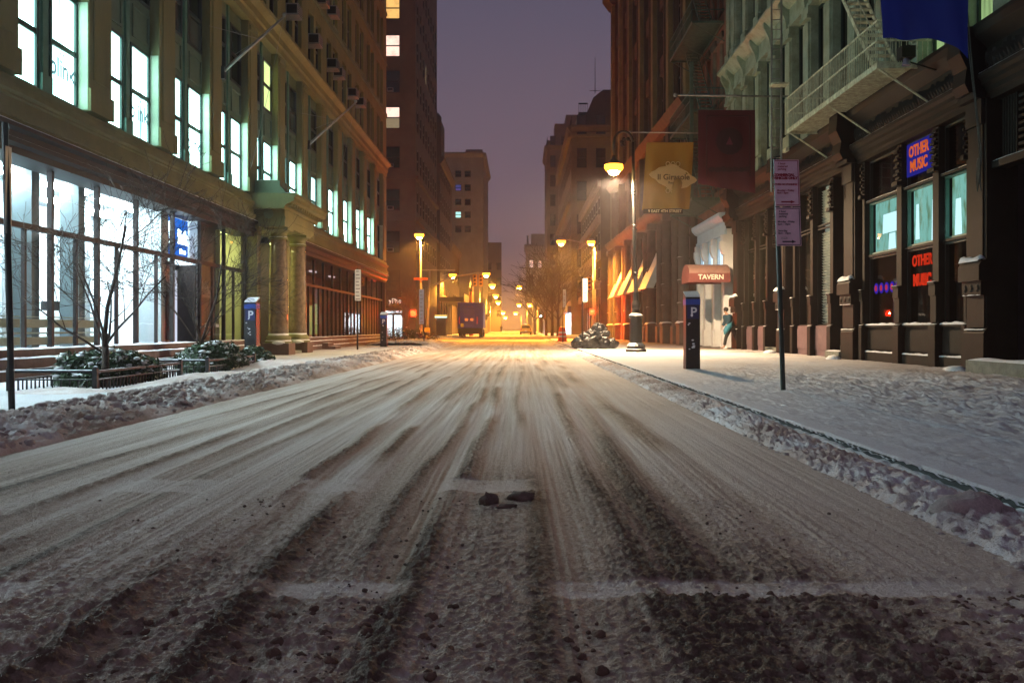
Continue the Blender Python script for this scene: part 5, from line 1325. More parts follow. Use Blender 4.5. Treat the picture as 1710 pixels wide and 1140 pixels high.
# corner lamps and the long rows
cobra(700, 391, (703 - VX) * 71 / F, 71, 'sodium lamp on a tall pole at the left corner of the avenue', LAMP_W * 1.4, rb=.36)
cobra(937, 402, (993 - VX) * 76 / F - .05, 76.5, 'left arm of the double sodium lamp at the right corner', LAMP_W * 1.6, rb=.36)
cobra(987, 403, (994 - VX) * 77 / F, 77.4, 'right head of the double sodium lamp at the right corner', LAMP_W * 1.5, rb=.33)
left_row = [(756, 458, 124, 'lamp above the mast arm behind the truck'), (812, 456, 121, 'largest lamp over the street right of the mast arm'), (822, 475, 152, 'second lamp down the left row'), (828, 492, 190, 'third lamp down the left row'), (832, 503, 240, 'fourth lamp down the left row'), (840, 520, 360, 'fifth lamp down the left row'), (844, 528, 470, 'last lamp down the left row'), (818, 519, 280, 'low lamp left of the lamp row beyond the truck')]
for px, py, z, lab in left_row:
    x = (px - VX) * z / F
    cobra(px, py, x - (2.0 if z < 500 else 0), z, 'sodium ' + lab, LAMP_W * (2.6 if z < 200 else 5), rb=.28 + z * .0017)
for px, py, z, lab in [(867, 477, 157, 'nearest lamp over the right of the far street'), (867, 507, 262, 'second lamp on the right of the far street'), (884, 507, 250, 'lamp among the bare trees on the right'), (861, 521, 380, 'last lamp on the right of the far street')]:
    x = (px - VX) * z / F
    cobra(px, py, x + 2.2, z, 'sodium ' + lab, LAMP_W * (2.6 if z < 200 else 5), rb=.28 + z * .0017)
# white lamp outside the far shop
t = cobra(903, 527, (903 - VX) * 150 / F + .5, 150, 'white lamp in front of the lit shop behind the trees', 0, group=None, bulb=emit('white_bulb', (.75, 1, .95), 25))

# ------------------------------------------------------------------ parking meters
BLUEM = mat('meter_blue', (.02, .07, .40), .4, .1, 5, .03)
NAVY = mat('meter_navy', (.012, .015, .09), .4, .1, 5, .03)
WLET = mat('white_print', (.75, .75, .80), .5, .05, 3, 0)
def meter(px, base_py, lab, w=.30, h=1.62, d=.34):
    z = F * .85 / (base_py - VY); x = (px - VX) * z / F
    t = thing('parking_meter', lab, 'parking meter', (x, z, .1), group='black parking pay stations')
    b = MB(); b.prism([(z - d / 2, .1), (z + d / 2, .1), (z + d / 2, .1 + h), (z - d / 2, .1 + h - .10)], x - w / 2, x + w / 2); bevel(b.build('cabinet', BLACKM, t), .012)
    b = MB(); b.box(x - w / 2 - .003, x + w / 2 + .003, z - d / 2 - .004, z + d / 2 + .004, h - .165, h - .045); b.build('blue_band', BLUEM, t)
    b = MB(); b.box(x - w / 2 + .03, x + w / 2 - .03, z - d / 2 - .006, z - d / 2 - .001, h - .46, h - .185); b.build('panel', NAVY, t)
    text('P', .27, WLET, (x + .01, z - d / 2 - .010, h - .325), 'S', t, .002, .006)
    b = MB(); b.add([(x - w / 2, z - d / 2, h + .0), (x + w / 2, z - d / 2, h + .0), (x + w / 2, z + d / 2, h + .105), (x - w / 2, z + d / 2, h + .105), (x - w / 2, z - d / 2 + .02, h + .03), (x + w / 2, z - d / 2 + .02, h + .045), (x + w / 2, z + d / 2, h + .14), (x - w / 2, z + d / 2, h + .13)], [(0, 1, 5, 4), (1, 2, 6, 5), (2, 3, 7, 6), (3, 0, 4, 7), (4, 5, 6, 7)]); b.build('snow_cap', SNOWC, t)
    b = MB(); rs2 = random.Random(int(px))
    for k in range(9): rock(b, (x - w / 2 + .05 + rs2.random() * .12, z - d / 2 - .003, .4 + rs2.random() * .9), .012 + .012 * rs2.random(), k, (1.3, .3, .8))
    b.build('snow_specks', SNOWC, t)
    return t
meter(1155, 616, 'black parking pay station with blue band on the right sidewalk')
meter(421, 605, 'snow-capped parking pay station beside the left portico columns')
meter(641, 579, 'small far parking pay station at the left street corner')

# ------------------------------------------------------------------ sign posts
PINK = mat('sign_face_pink', (.78, .50, .62), .5, .08, 4, .02)
REDP = mat('sign_red_print', (.28, .01, .03), .5, .05, 3, 0)
BLKP = mat('sign_black_print', (.02, .015, .03), .5, .05, 3, 0)
zS = F * .85 / (651 - VY); sS = F / zS
x0 = (1308 - VX) / sS; xT = (1295 - VX) / sS; hT = CAMH + (VY - 266) / sS
SP = thing('parking_sign_post', 'leaning dark green post with two pink parking regulation signs', 'sign post', (x0, zS, .1))
b = MB(); b.path([(x0, zS, .08), (xT, zS, hT)], [.036, .036], 8); b.build('post', GREENM, SP)
def wx(px): return (px - VX) / sS
def wz(py): return CAMH + (VY - py) / sS
def signplate(pa, pb, pt, pbm, nm, col, lines, arrowpy):
    """pa/pb: left and right edge pixel, tilted with the post"""
    tl = -(xT - x0) / (hT - .1)
    b = MB(); yy = zS - .045
    L0, L1 = wx(pa), wx(pb); H0, H1 = wz(pbm), wz(pt)
    def sh(x, h): return x + (xT - x0) / (hT - .1) * (h - H1)
    b.add([(sh(L0, H0), yy, H0), (sh(L1, H0), yy, H0), (L1, yy, H1), (L0, yy, H1), (sh(L0, H0), yy - .004, H0), (sh(L1, H0), yy - .004, H0), (L1, yy - .004, H1), (L0, yy - .004, H1)], [(0, 1, 2, 3), (7, 6, 5, 4), (0, 4, 5, 1), (1, 5, 6, 2), (2, 6, 7, 3), (3, 7, 4, 0)])
    pl = b.build(nm, PINK, SP)
    b = MB(); t = .010; y2 = yy - .0065
    for (xa, xb_, ha, hb_) in ((L0 + .01, L1 - .01, H1 - .01 - t, H1 - .01), (L0 + .01, L1 - .01, H0 + .01, H0 + .01 + t)):
        b.add([(sh(xa, ha), y2, ha), (sh(xb_, ha), y2, ha), (sh(xb_, hb_), y2, hb_), (sh(xa, hb_), y2, hb_)], [(0, 1, 2, 3)])
    b.add([(sh(L1 - .02, H0 + .01), y2, H0 + .01), (sh(L1 - .01, H0 + .01), y2, H0 + .01), (L1 - .01, y2, H1 - .01), (L1 - .02, y2, H1 - .01)], [(0, 1, 2, 3)])
    # arrow
    ha = wz(arrowpy); xa = sh(L0 + .08, ha); xb_ = sh(L1 - .07, ha)
    b.box(xa, xb_ - .05, y2 - .001, y2, ha - .009, ha + .009); b.add([(xb_ - .06, y2, ha - .022), (xb_, y2, ha), (xb_ - .06, y2, ha + .022)], [(0, 1, 2)])
    b.build('print', col, pl)
    for (body, size, px, py, bold) in lines:
        text(body, size, col, (wx(px), y2, wz(py)), 'S', pl, .0005, bold, 'LEFT')
signplate(1291, 1332, 268, 345, 'sign_plate', REDP, [('1 hour\nmetered\nparking', .040, 1297, 279, .001), ('COMMERCIAL\nVEHICLES ONLY', .046, 1290, 296, .0035), ('OTHERS NO STANDING', .030, 1290, 309, .002), ('Monday - Friday\n8am - 6pm', .036, 1296, 321, .001)], 338)
signplate(1293.5, 1334.5, 347, 411, 'sign_plate', BLKP, [('2 hour\nmetered\nparking', .036, 1299, 358, .001), ('Monday - Friday\n6pm - 10pm', .036, 1297, 373, .001), ('Saturday\n8am - 10pm', .036, 1298, 388, .001), ('pay at meter\non sidewalk', .018, 1303, 398, .0)], 404)
def simple_sign(px, base, top, s0, s1, lab, wpx=(0, 9), m=WHITEP, lean=0, edge=False, red=True):
    z = F * .85 / (base - VY); k = z / F; x = (px - VX) * k; t = thing('parking_sign_post', lab, 'sign post', (x, z, .1))
    ht = CAMH + (VY - top) * k
    b = MB(); b.path([(x, z, .08), (x + lean * k, z, ht)], [.034, .034], 8); b.build('post', BLACKM, t)
    a0, a1 = CAMH + (VY - s1) * k, CAMH + (VY - s0) * k
    if edge: b = MB(); b.box(x + lean * k + .036, x + lean * k + .040, z - .06, z + .06, a0, a1)
    else: b = MB(); b.box(x + wpx[0] * k, x + wpx[1] * k, z - .05, z - .045, a0, a1)
    pl = b.build('sign_plate', m, t)
    if not edge:
        b = MB(); n = 9
        for i in range(n):
            hh = a0 + (a1 - a0) * (i + .5) / n; b.box(x + (wpx[0] + 1.5) * k, x + (wpx[1] - 1.5 - (i % 3)) * k, z - .053, z - .0505, hh - .03, hh + .015)
        b.build('print', REDP if red else mat('print_grey', (.3, .3, .35), .5, .1, 3, 0), pl)
simple_sign(20, 685, 205, 245, 390, 'leaning black post with a sign seen edge-on at the left edge', edge=True, lean=-12, m=STEEL)
simple_sign(597, 584, 448, 450, 502, 'black post with a tall white parking sign near the left corner', (-4, 6), red=False)
simple_sign(708, 573, 480, 483, 541, 'far left corner post with a purple white sign', (-8, 0), m=mat('sign_lilac', (.6, .6, .8), .5, .1, 3, 0), red=False)
simple_sign(973, 582, 463, 465, 504, 'black post with white sign beside the garbage bags', (0, 8), red=False)
simple_sign(940, 571, 480, 483, 513, 'post with narrow white and red sign behind the orange barrel', (0, 5), red=True)

# ------------------------------------------------------------------ signals and corner hardware
YELL = mat('signal_yellow', (.55, .30, .03), .5, .15, 4, .05)
REDL = emit('red_signal', (1.0, .022, .004), 14)
def ped_signal(px, py, z, lab, w=600):
    k = z / F; x = (px - VX) * k; h = CAMH + (VY - py) * k
    t = thing('pedestrian_signal', lab, 'traffic light', (x, z, h))
    b = MB(); b.box(x - .22, x + .22, z, z + .25, h - .24, h + .24); b.build('housing', BLACKM, t)
    b = MB(); b.box(x - .17, x + .07, z - .03, z - .005, h - .20, h + .02)
    for i in range(4): b.box(x - .17 + i * .063, x - .122 + i * .063, z - .03, z - .005, h + .02, h + .17 + .03 * (i in (1, 2)))
    b.box(x + .08, x + .15, z - .03, z - .005, h - .08, h + .05); b.build('hand_symbol', REDL, t)
    b = MB(); b.box(x - .24, x + .24, z - .2, z, h + .24, h + .26); b.build('visor', BLACKM, t)
    if w: light(t, (x, z - .35, h), w, (1, .03, .006), .04, 'POINT')
ped_signal(690, 523, 69.5, 'glowing red hand signal at the left corner of the avenue', 1300)
ped_signal(989, 521, 74, 'glowing red hand signal at the right corner by the garbage bags', 2600)
def signal(px, py, z, lab, rz_=0):
    k = z / F; x = (px - VX) * k; h = CAMH + (VY - py) * k
    t = thing('traffic_light', lab, 'traffic light', (x, z, h)); b = MB(); b.box(x - .17, x + .17, z - .1, z + .15, h - .5, h + .5); b.build('housing', YELL, t)
    for i in range(3):
        b = MB(); b.tube((x, z - .10, h + .32 - .32 * i), (x, z - .13, h + .32 - .32 * i), .11, n=12); b.build('lens', mat('lens_off', (.05, .02, .015), .3, .2, 4, 0), t)
        b = MB(); b.tube((x, z - .13, h + .33 - .32 * i), (x, z - .3, h + .34 - .32 * i), .13, n=10, cap=False); b.build('visor', YELL, t)
signal(793, 468, 84, 'left yellow traffic light hanging from the mast arm'); signal(803, 468, 84.5, 'right yellow traffic light hanging from the mast arm')
signal(984, 473, 76, 'yellow traffic light on the right corner lamp pole')
k = 84 / F
t = thing('mast_arm_pole', 'pinkish signal pole with a long mast arm over the avenue', 'signal pole', ((713 - VX) * k, 84, .1))
b = MB(); b.path([((713 - VX) * k, 84, .1), ((718 - VX) * k, 84, CAMH + (VY - 450) * k)], [.14, .09], 10); b.build('pole', STEEL, t, True)
b = MB(); b.path([((716 - VX) * k, 84, CAMH + (VY - 480) * k), ((756 - VX) * k, 84, CAMH + (VY - 462) * k), ((800 - VX) * k, 84, CAMH + (VY - 455) * k)], [.09, .07, .05], 8); b.build('mast_arm', STEEL, t, True)
b = MB(); b.box((705 - VX) * k, (760 - VX) * k, 83.9, 83.95, CAMH + (VY - 452) * k, CAMH + (VY - 450) * k); b.build('guy_wire', STEEL, t)
b = MB(); b.box((709 - VX) * k, (718 - VX) * k, 83.6, 84.3, .1, CAMH + (VY - 547) * k); b.build('pole_base', YELL, t)
k = 70 / F
t = thing('street_name_sign', 'small crossed street name blades on the left corner lamp', 'sign', ((703 - VX) * k, 70.5, 4.5))
b = MB(); b.box((690 - VX) * k, (714 - VX) * k, 70.3, 70.33, CAMH + (VY - 467) * k, CAMH + (VY - 463) * k); b.box((701 - VX) * k, (702 - VX) * k, 70, 71.2, CAMH + (VY - 472) * k, CAMH + (VY - 468) * k); b.build('blade', YELL, t)
k = 76 / F
t = thing('signal_control_box', 'grey control box on the right corner lamp pole', 'control box', ((1000 - VX) * k, 76, 4.2))
b = MB(); b.box((992 - VX) * k, (1001 - VX) * k, 75.8, 76.2, CAMH + (VY - 483) * k, CAMH + (VY - 472) * k); b.build('cabinet', STEEL, t)
b = MB(); b.box((985 - VX) * k, (1004 - VX) * k, 75.9, 75.93, CAMH + (VY - 471) * k, CAMH + (VY - 469) * k); b.build('crossbar', STEEL, t)

# ------------------------------------------------------------------ barrel, garbage bags
z = 64; k = z / F; x = (939 - VX) * k
t = thing('traffic_barrel', 'orange and white striped traffic barrel at the right corner', 'traffic barrel', (x, z, .1))
ORM = mat('barrel_orange', (.75, .10, .015), .5, .1, 5, .03)
b = MB(); b.lathe((x, z, .08), [(.36, 0), (.36, .06), (.30, .07), (.29, .3), (.27, .31), (.26, .55), (.25, .56), (.24, .80), (.23, .81), (.20, .98), (.08, 1.02)], 18); b.build('drum', ORM, t)
for h0 in (.30, .56): 
    b = MB(); b.lathe((x, z, .08), [(.293 - h0 * .07, h0), (.287 - h0 * .07, h0 + .13)], 18); b.build('white_stripe', WHITEP, t)
BAGM = mat('garbage_bag', (.02, .02, .022), .28, .4, 8, .7, snow=.18, fine=14, spec=.7)
bx = [(-.55, 0, .26, .34), (-.1, -.12, .28, .38), (.42, -.05, .27, .36), (.78, .1, .22, .28), (.1, .25, .62, .34), (.42, .2, .66, .30), (-.3, .2, .5, .28), (.25, .1, .92, .24)]
labs = ['leftmost garbage bag at the bottom of the heap', 'front garbage bag in the middle of the heap', 'front garbage bag right of the middle of the heap', 'small garbage bag at the right end of the heap', 'upper garbage bag in the middle of the heap', 'upper garbage bag on the right side of the heap', 'upper garbage bag on the left of the heap', 'topmost garbage bag of the heap']
zc = 41.5; xc = (990 - VX) * zc / F
for i, ((dx, dy, dz, r), lab) in enumerate(zip(bx, labs)):
    q = MB(); rock(q, (xc + dx, zc + dy, .08 + dz), r, 40 + i, (1.05, 1, .8), ICV3, ICF3, .5); q.tube((xc + dx, zc + dy, .08 + dz + r * .7), (xc + dx + .03, zc + dy, .08 + dz + r * .95), .05, .09, 8)
    o = q.build('garbage_bag', BAGM, smooth=False); tag(o, 'snowy black ' + lab, 'garbage bag', 'garbage bags heaped by the right sign post')

# ------------------------------------------------------------------ truck and taxi
zt_ = 108; k = zt_ / F; TX = (785.5 - VX) * k
TR = thing('box_truck', 'purple box truck seen from behind stopped at the crossing', 'truck', (TX, zt_, 0))
PURP = mat('truck_purple', (.085, .06, .80), .4, .15, 1.5, .05)
PURB = mat('truck_blue', (.05, .05, .55), .4, .15, 1.5, .05)
W2 = 1.45; TH = hz(505, zt_); TB = hz(548, zt_)
b = MB(); b.box(TX - W2, TX + W2, zt_, zt_ + 6.2, TB, TH); bevel(b.build('cargo_box', PURP, TR), .06)
b = MB(); b.box(TX - W2 + .02, TX - W2 + .30, zt_ - .02, zt_ - .002, TB + .05, TH - .1); b.build('edge_panel', PURB, TR)
b = MB(); b.box(TX - .75, TX + .45, zt_ - .05, zt_ - .003, TB + .15, TH - .75); b.box(TX - .78, TX + .48, zt_ - .08, zt_ - .05, TH - .85, TH - .78); dr = b.build('rear_door', mat('truck_door', (.13, .08, .80), .4, .15, 2, .05), TR)
b = MB(); b.tube((TX - .2, zt_ - .1, TB + .9), (TX + .1, zt_ - .1, TB + .9), .02); b.build('handle', STEEL, dr)
for dx in (-.62, -.02):
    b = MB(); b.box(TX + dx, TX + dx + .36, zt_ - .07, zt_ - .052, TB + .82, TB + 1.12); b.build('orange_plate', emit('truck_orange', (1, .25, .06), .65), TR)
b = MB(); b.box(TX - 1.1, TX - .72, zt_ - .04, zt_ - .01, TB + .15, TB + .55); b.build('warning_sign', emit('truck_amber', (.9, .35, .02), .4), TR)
for dx in (-1.28, .72):
    b = MB(); b.box(TX + dx, TX + dx + .08, zt_ - .05, zt_ - .01, TB + .5, TB + 1.3); b.build('tail_light', emit('tail_red', (1, .03, .02), 1.6 if dx > 0 else .5), TR)
for dx in (-.6, -.25, .1):
    b = MB(); b.box(TX + dx, TX + dx + .16, zt_ - .04, zt_ - .01, TH - .5, TH - .46); b.build('marker_light', emit('tail_dim', (.8, .1, .05), .5), TR)
b = MB(); b.box(TX - W2 + .1, TX + W2 - .1, zt_ - .15, zt_ + .2, TB - .65, TB - .02); b.box(TX - .9, TX + .9, zt_ + .2, zt_ + 6, TB - .45, TB); b.build('rear_bumper', BLACKM, TR)
for sx in (-1, 1):
    for yy in (zt_ + 1.0, zt_ + 7.2):
        b = MB(); b.tube((TX + sx * 1.35, yy, .52), (TX + sx * .95, yy, .52), .50, n=18); wo = b.build('wheel', BLACKM, TR)
        b = MB(); b.tube((TX + sx * 1.36, yy, .52), (TX + sx * 1.30, yy, .52), .26, n=14); b.build('rim', STEEL, wo)
b = MB(); b.box(TX - 1.2, TX + 1.2, zt_ + 6.3, zt_ + 8.3, TB - .5, TH - 1.0); b.build('cab', PURP, TR)
b = MB(); b.box(TX - W2 - .05, TX - W2 - .02, zt_ - .1, zt_ + .4, TH - 2.2, TH - .2); b.box(TX + W2 + .02, TX + W2 + .25, zt_ + 6.4, zt_ + 6.5, TH - 1.9, TH - 1.2); b.build('mirror', STEEL, TR)
t = thing('steam_chimney', 'tall striped steam chimney standing behind the purple truck', 'chimney', ((787 - VX) * 121 / F, 121, 0))
kx = (787 - VX) * 121 / F; hh = hz(480, 121)
b = MB(); b.tube((kx, 121, 0), (kx, 121, hh), .27, n=14); b.build('pipe', mat('chimney_brown', (.30, .08, .03), .6, .2, 3, .1), t)
b = MB(); b.tube((kx, 121, hh - .5), (kx, 121, hh + .02), .30, n=14); b.tube((kx, 121, hh + .02), (kx + .1, 121, hh + .2), .22, n=12); b.build('collar', BLACKM, t)
# scaffold shed left of the truck
t = thing('sidewalk_shed', 'dark sidewalk shed scaffold left of the truck', 'scaffold', (-10, 128, 0))
for i in range(5):
    for xx in (-9.3, -6.9):
        b = MB(); b.tube((xx, 114 + 4 * i, .1), (xx, 114 + 4 * i, hz(503, 114)), .07, n=6); b.build('post', BLACKM, t)
b = MB(); b.box(-9.6, -6.6, 113.6, 131, hz(503, 114), hz(496, 114)); b.build('deck', DARKB, t)
b = MB(); b.box(-9.6, -9.5, 113.6, 131, hz(496, 114), hz(490, 114)); b.box(-6.7, -6.6, 113.6, 131, hz(496, 114), hz(490, 114)); b.build('parapet', DARKB, t)
# subway style lit fascia left
t = thing('lit_fascia_sign', 'small white and green lit shop fascia beyond the left corner', 'sign', ((738 - VX) * 112 / F, 112, 2.5))
k = 112 / F
b = MB(); b.box((726 - VX) * k, (746 - VX) * k, 112, 112.4, hz(528, 112), hz(525.5, 112)); b.build('top_strip', emit('fascia_amber', (1, .6, .1), .8), t)
b = MB(); b.box((726 - VX) * k, (746 - VX) * k, 111.95, 112.35, hz(530.5, 112), hz(528.2, 112)); b.build('panel', emit('fascia_mint', (.7, 1, .85), 1.2), t)
b = MB(); b.box((728 - VX) * k, (744 - VX) * k, 112.4, 114, .1, hz(531, 112)); b.build('kiosk', DARKB, t)
# taxi
zc = 150; k = zc / F; CX = (878 - VX) * k
TXI = thing('taxi_suv', 'yellow taxi seen from behind parked on the right beyond the crossing', 'car', (CX, zc, 0))
YEL = mat('taxi_yellow', (.62, .36, .03), .35, .1, 3, .02)
b = MB(); pr_ = [(-.88, .32), (-.90, .75), (-.86, 1.0), (-.72, 1.52), (-.60, 1.62), (.60, 1.62), (.72, 1.52), (.86, 1.0), (.90, .75), (.88, .32)]
b.prism(pr_, zc, zc + 4.4, 1); b.v = [(v[0] + CX, v[1], v[2]) for v in b.v]; bevel(b.build('body', YEL, TXI), .06)
b = MB(); b.add([(CX - .68, zc - .01, 1.05), (CX + .68, zc - .01, 1.05), (CX + .58, zc - .01, 1.45), (CX - .58, zc - .01, 1.45)], [(0, 1, 2, 3)]); b.build('rear_window', DPANE, TXI)
for sx in (-1, 1):
    b = MB(); b.box(CX + sx * .72 - .1, CX + sx * .72 + .1, zc - .03, zc - .005, .75, 1.0); b.build('tail_light', emit('tail_dim', (.8, .1, .05), .5), TXI)
    for yy in (zc + .8, zc + 3.5):
        b = MB(); b.tube((CX + sx * .9, yy, .34), (CX + sx * .66, yy, .34), .34, n=16); wo = b.build('wheel', BLACKM, TXI)
        b = MB(); b.tube((CX + sx * .91, yy, .34), (CX + sx * .86, yy, .34), .2, n=12); b.build('rim', STEEL, wo)
b = MB(); b.box(CX - .88, CX + .88, zc - .08, zc - .002, .32, .52); b.build('rear_bumper', BLACKM, TXI)
b = MB(); b.box(CX - .2, CX + .2, zc - .1, zc - .082, .6, .72); b.build('number_plate', WHITEP, TXI)
b = MB(); b.box(CX - .25, CX + .25, zc + 1.6, zc + 1.9, 1.63, 1.8); b.build('roof_light', emit('taxi_light', (1, .8, .4), .8), TXI)

# ------------------------------------------------------------------ trees
def branchy(b, p, d, L, r, depth, rnd, spread=.6, up=.25, minr=.004, nseg=4, tw=1.0):
    pts = [Vector(p)]; rad = [r]; dd = Vector(d).normalized()
    for i in range(nseg):
        dd = (dd + Vector((rnd.gauss(0, .13), rnd.gauss(0, .13), rnd.gauss(0, .08) + up * .12)) * tw).normalized()
        pts.append(pts[-1] + dd * (L / nseg)); rad.append(max(minr, r * (1 - .55 * (i + 1) / nseg)))
    b.path([tuple(q) for q in pts], rad, 6 if r > .02 else (4 if r > .008 else 3))
    if depth <= 0: return
    n = 3 if depth > 1 else 4
    for i in range(n):
        t = .35 + .6 * (i + rnd.random() * .6) / n; j = min(nseg - 1, int(t * nseg)); q = pts[j].lerp(pts[j + 1], t * nseg - j)
        perp = Vector((rnd.gauss(0, 1), rnd.gauss(0, 1), rnd.gauss(0, .5))); perp = (perp - dd * perp.dot(dd)).normalized()
        nd_ = (dd + perp * (spread + .3 * rnd.random()) + Vector((0, 0, up * .3))).normalized()
        branchy(b, q, nd_, L * (.55 + .25 * rnd.random()), rad[j] * .52, depth - 1, rnd, spread, up, minr, 3, tw)
def tree(x, z, lab, h, stems, seed, depth=4, r=.05, m=BARK, minr=.004, group=None, base=.1, fork=.3, side=1.0):
    rnd = random.Random(seed)
    t = thing('bare_tree', lab, 'tree', (x, z, base), group=group)
    b = MB(); th = h * fork
    top = Vector((x, z, base + th))
    b.path([(x, z, base - .02), (x + .01, z, base + th * .5), tuple(top)], [r * 1.25, r, r * .9], 10); b.build('trunk', m, t, True)
    b = MB()
    for i in range(stems):
        a = 2 * math.pi * i / stems + rnd.random() * .8; lean = (.12 + .55 * (i > 0) * (.7 + .5 * rnd.random())) * side
        d = Vector((math.cos(a) * lean * 1.2, math.sin(a) * lean, 1)).normalized()
        st = Vector((x, z, base + th * (.55 + .43 * rnd.random()) if i else base + th * .98))
        branchy(b, st, d, (h - th) * (.60 if i else .72), r * (.40 if i else .66), depth, rnd, minr=minr)
    b.build('crown', m, t, True, kind='stuff')
    return t
zt1 = 13.9
tree(-6.02, zt1, 'bare multi-stemmed tree in the first snowy tree guard on the left', 3.05, 6, 4, 4, .050, minr=.0036, base=.12, fork=.25)
zt2 = 18.6
tree((337 - VX) * zt2 / F, zt2, 'bare slender tree in the second tree guard before the gym door', 3.0, 6, 9, 4, .042, minr=.004, base=.12, fork=.2)
for i, (px, z, h, lab) in enumerate([(912, 116, 9.5, 'leftmost bare tree of the dark trees right of the far street'), (922, 112, 10, 'middle bare tree of the dark trees right of the far street'), (932, 108, 10, 'rightmost bare tree of the dark trees right of the far street'), (893, 150, 9, 'pale bare tree behind the yellow taxi'), (680, 84, 4.5, 'thin bare tree in front of the orange lit corner'), (800, 230, 8, 'faint bare tree far down on the left'), (905, 180, 10, 'faint bare tree right of the taxi')]):
    tree((px - VX) * z / F, z, lab, h, 6, 30 + i, 3, .16 if h > 6 else .07, BARKF, minr=.018, fork=.3, side=.9)

# tree guards and shrubs
def guard(x0, x1, y0, y1, lab, hb=.10, ht=.40):
    t = thing('tree_guard', lab, 'railing', ((x0 + x1) / 2, y0, .1))
    for (x, y) in ((x0, y0), (x1, y0), (x0, y1), (x1, y1)):
        b = MB(); b.box(x - .032, x + .032, y - .032, y + .032, .1, ht + .03); b.lathe((x, y, ht + .03), [(.034, 0), (.03, .02), (.0, .035)], 8); b.build('post', BLACKS, t)
    for (xa, ya, xb_, yb) in ((x0, y0, x1, y0), (x0, y1, x1, y1), (x0, y0, x0, y1), (x1, y0, x1, y1)):
        d = .018
        for h0, h1 in ((ht - .035, ht - .002), (ht - .135, ht - .120)):
            b = MB()
            if xa != xb_: b.box(xa + .032, xb_ - .032, ya - d, ya + d, h0, h1)
            else: b.box(xa - d, xa + d, ya + .032, yb - .032, h0, h1)
            b.build('rail', BLACKS, t)
        n = int(max(abs(xb_ - xa), abs(yb - ya)) / .115)
        for i in range(1, n):
            f = i / n; x = xa + (xb_ - xa) * f; y = ya + (yb - ya) * f
            b = MB(); b.box(x - .008, x + .008, y - .008, y + .008, .1, ht - .12); b.build('picket', BLACKM, t)
    b = MB()
    b.snow(x0 + .02, x1 - .02, y0 - .016, y0 + .016, ht - .003, .012, .05); b.build('snow_ledge', SNOWC, t, True)
def gx(px, py, h=.1): z = F * (CAMH - h) / (py - VY); return (px - VX) * z / F, z
guard(-6.95, -5.78, 13.05, 16.3, 'low black tree guard railing at the first tree, nearest the camera', ht=.385)
guard(-6.85, -5.72, 17.55, 20.6, 'low black tree guard railing at the second tree', ht=.385)
def shrub(x, y, rx, ry, h, lab, seed, n=2600, base=.14, snow=.5):
    rnd = np.random.RandomState(seed); t = thing('evergreen_shrub', lab, 'shrub', (x, y, base))
    A = rnd.randn(n, 3); A /= np.linalg.norm(A, axis=1)[:, None]; A[:, 2] = np.abs(A[:, 2])
    R = .45 + .55 * rnd.rand(n) ** .4; bump_ = .75 + .5 * fbm(A[:, 0] * 2.5 + seed, A[:, 1] * 2.5 + A[:, 2] * 2, seed, 3)
    P = A * (R * bump_)[:, None] * np.array([rx, ry, h]) + np.array([x, y, base])
    lv, lf, sv, sf = [], [], [], []
    for i in range(n):
        c = Vector(P[i]); nrm = Vector((A[i] + rnd.randn(3) * .5)).normalized()
        u = nrm.cross(Vector(rnd.randn(3))).normalized(); w = nrm.cross(u)
        L_ = .04 + .04 * rnd.rand(); q = [c - u * L_, c + w * L_ * .42, c + u * L_ - nrm * L_ * .4, c - w * L_ * .42]
        b0 = len(lv); lv += [tuple(p) for p in q]; lf.append((b0, b0 + 1, b0 + 2, b0 + 3))
    mb = MB(); mb.v, mb.f = lv, lf; o = mb.build('foliage', LEAF, t); o["kind"] = "stuff"
    mb = MB(); m_ = int(n * .085 * snow * 2)
    for i in range(m_):
        j = rnd.randint(n); 
        if A[j, 2] < .25 or R[j] < .75: continue
        rock(mb, tuple(P[j] + np.array([0, 0, .0])), .016 + .034 * rnd.rand() ** 2, seed + i, (1.3, 1.2, .6), amp=.8)
    o = mb.build('snow_clumps', SNOWC, t, True); 
    if o: o["kind"] = "stuff"
    mb = MB()
    for i in range(14):
        j = rnd.randint(n); mb.tube((x + rnd.randn() * .1, y + rnd.randn() * .2, base - .03), tuple(P[j]), .008, .003, 5)
    mb.build('stems', BARK, t)
shrub(-6.35, 14.9, .62, 1.35, .52, 'dark evergreen shrub laden with snow inside the first tree guard', 61, 3600, snow=.9)
shrub(-6.2, 19.3, .62, 1.35, .56, 'dark evergreen shrub laden with snow inside the second tree guard', 67, 3200, snow=.7)
shrub(-6.1, 22.0, .45, .7, .42, 'green evergreen shrub just left of the parking pay station', 71, 1500, snow=.3)
shrub(-7.0, 59.5, 2.0, 1.2, .9, 'dark low shrub bed at the far left corner', 75, 2600, snow=.15)

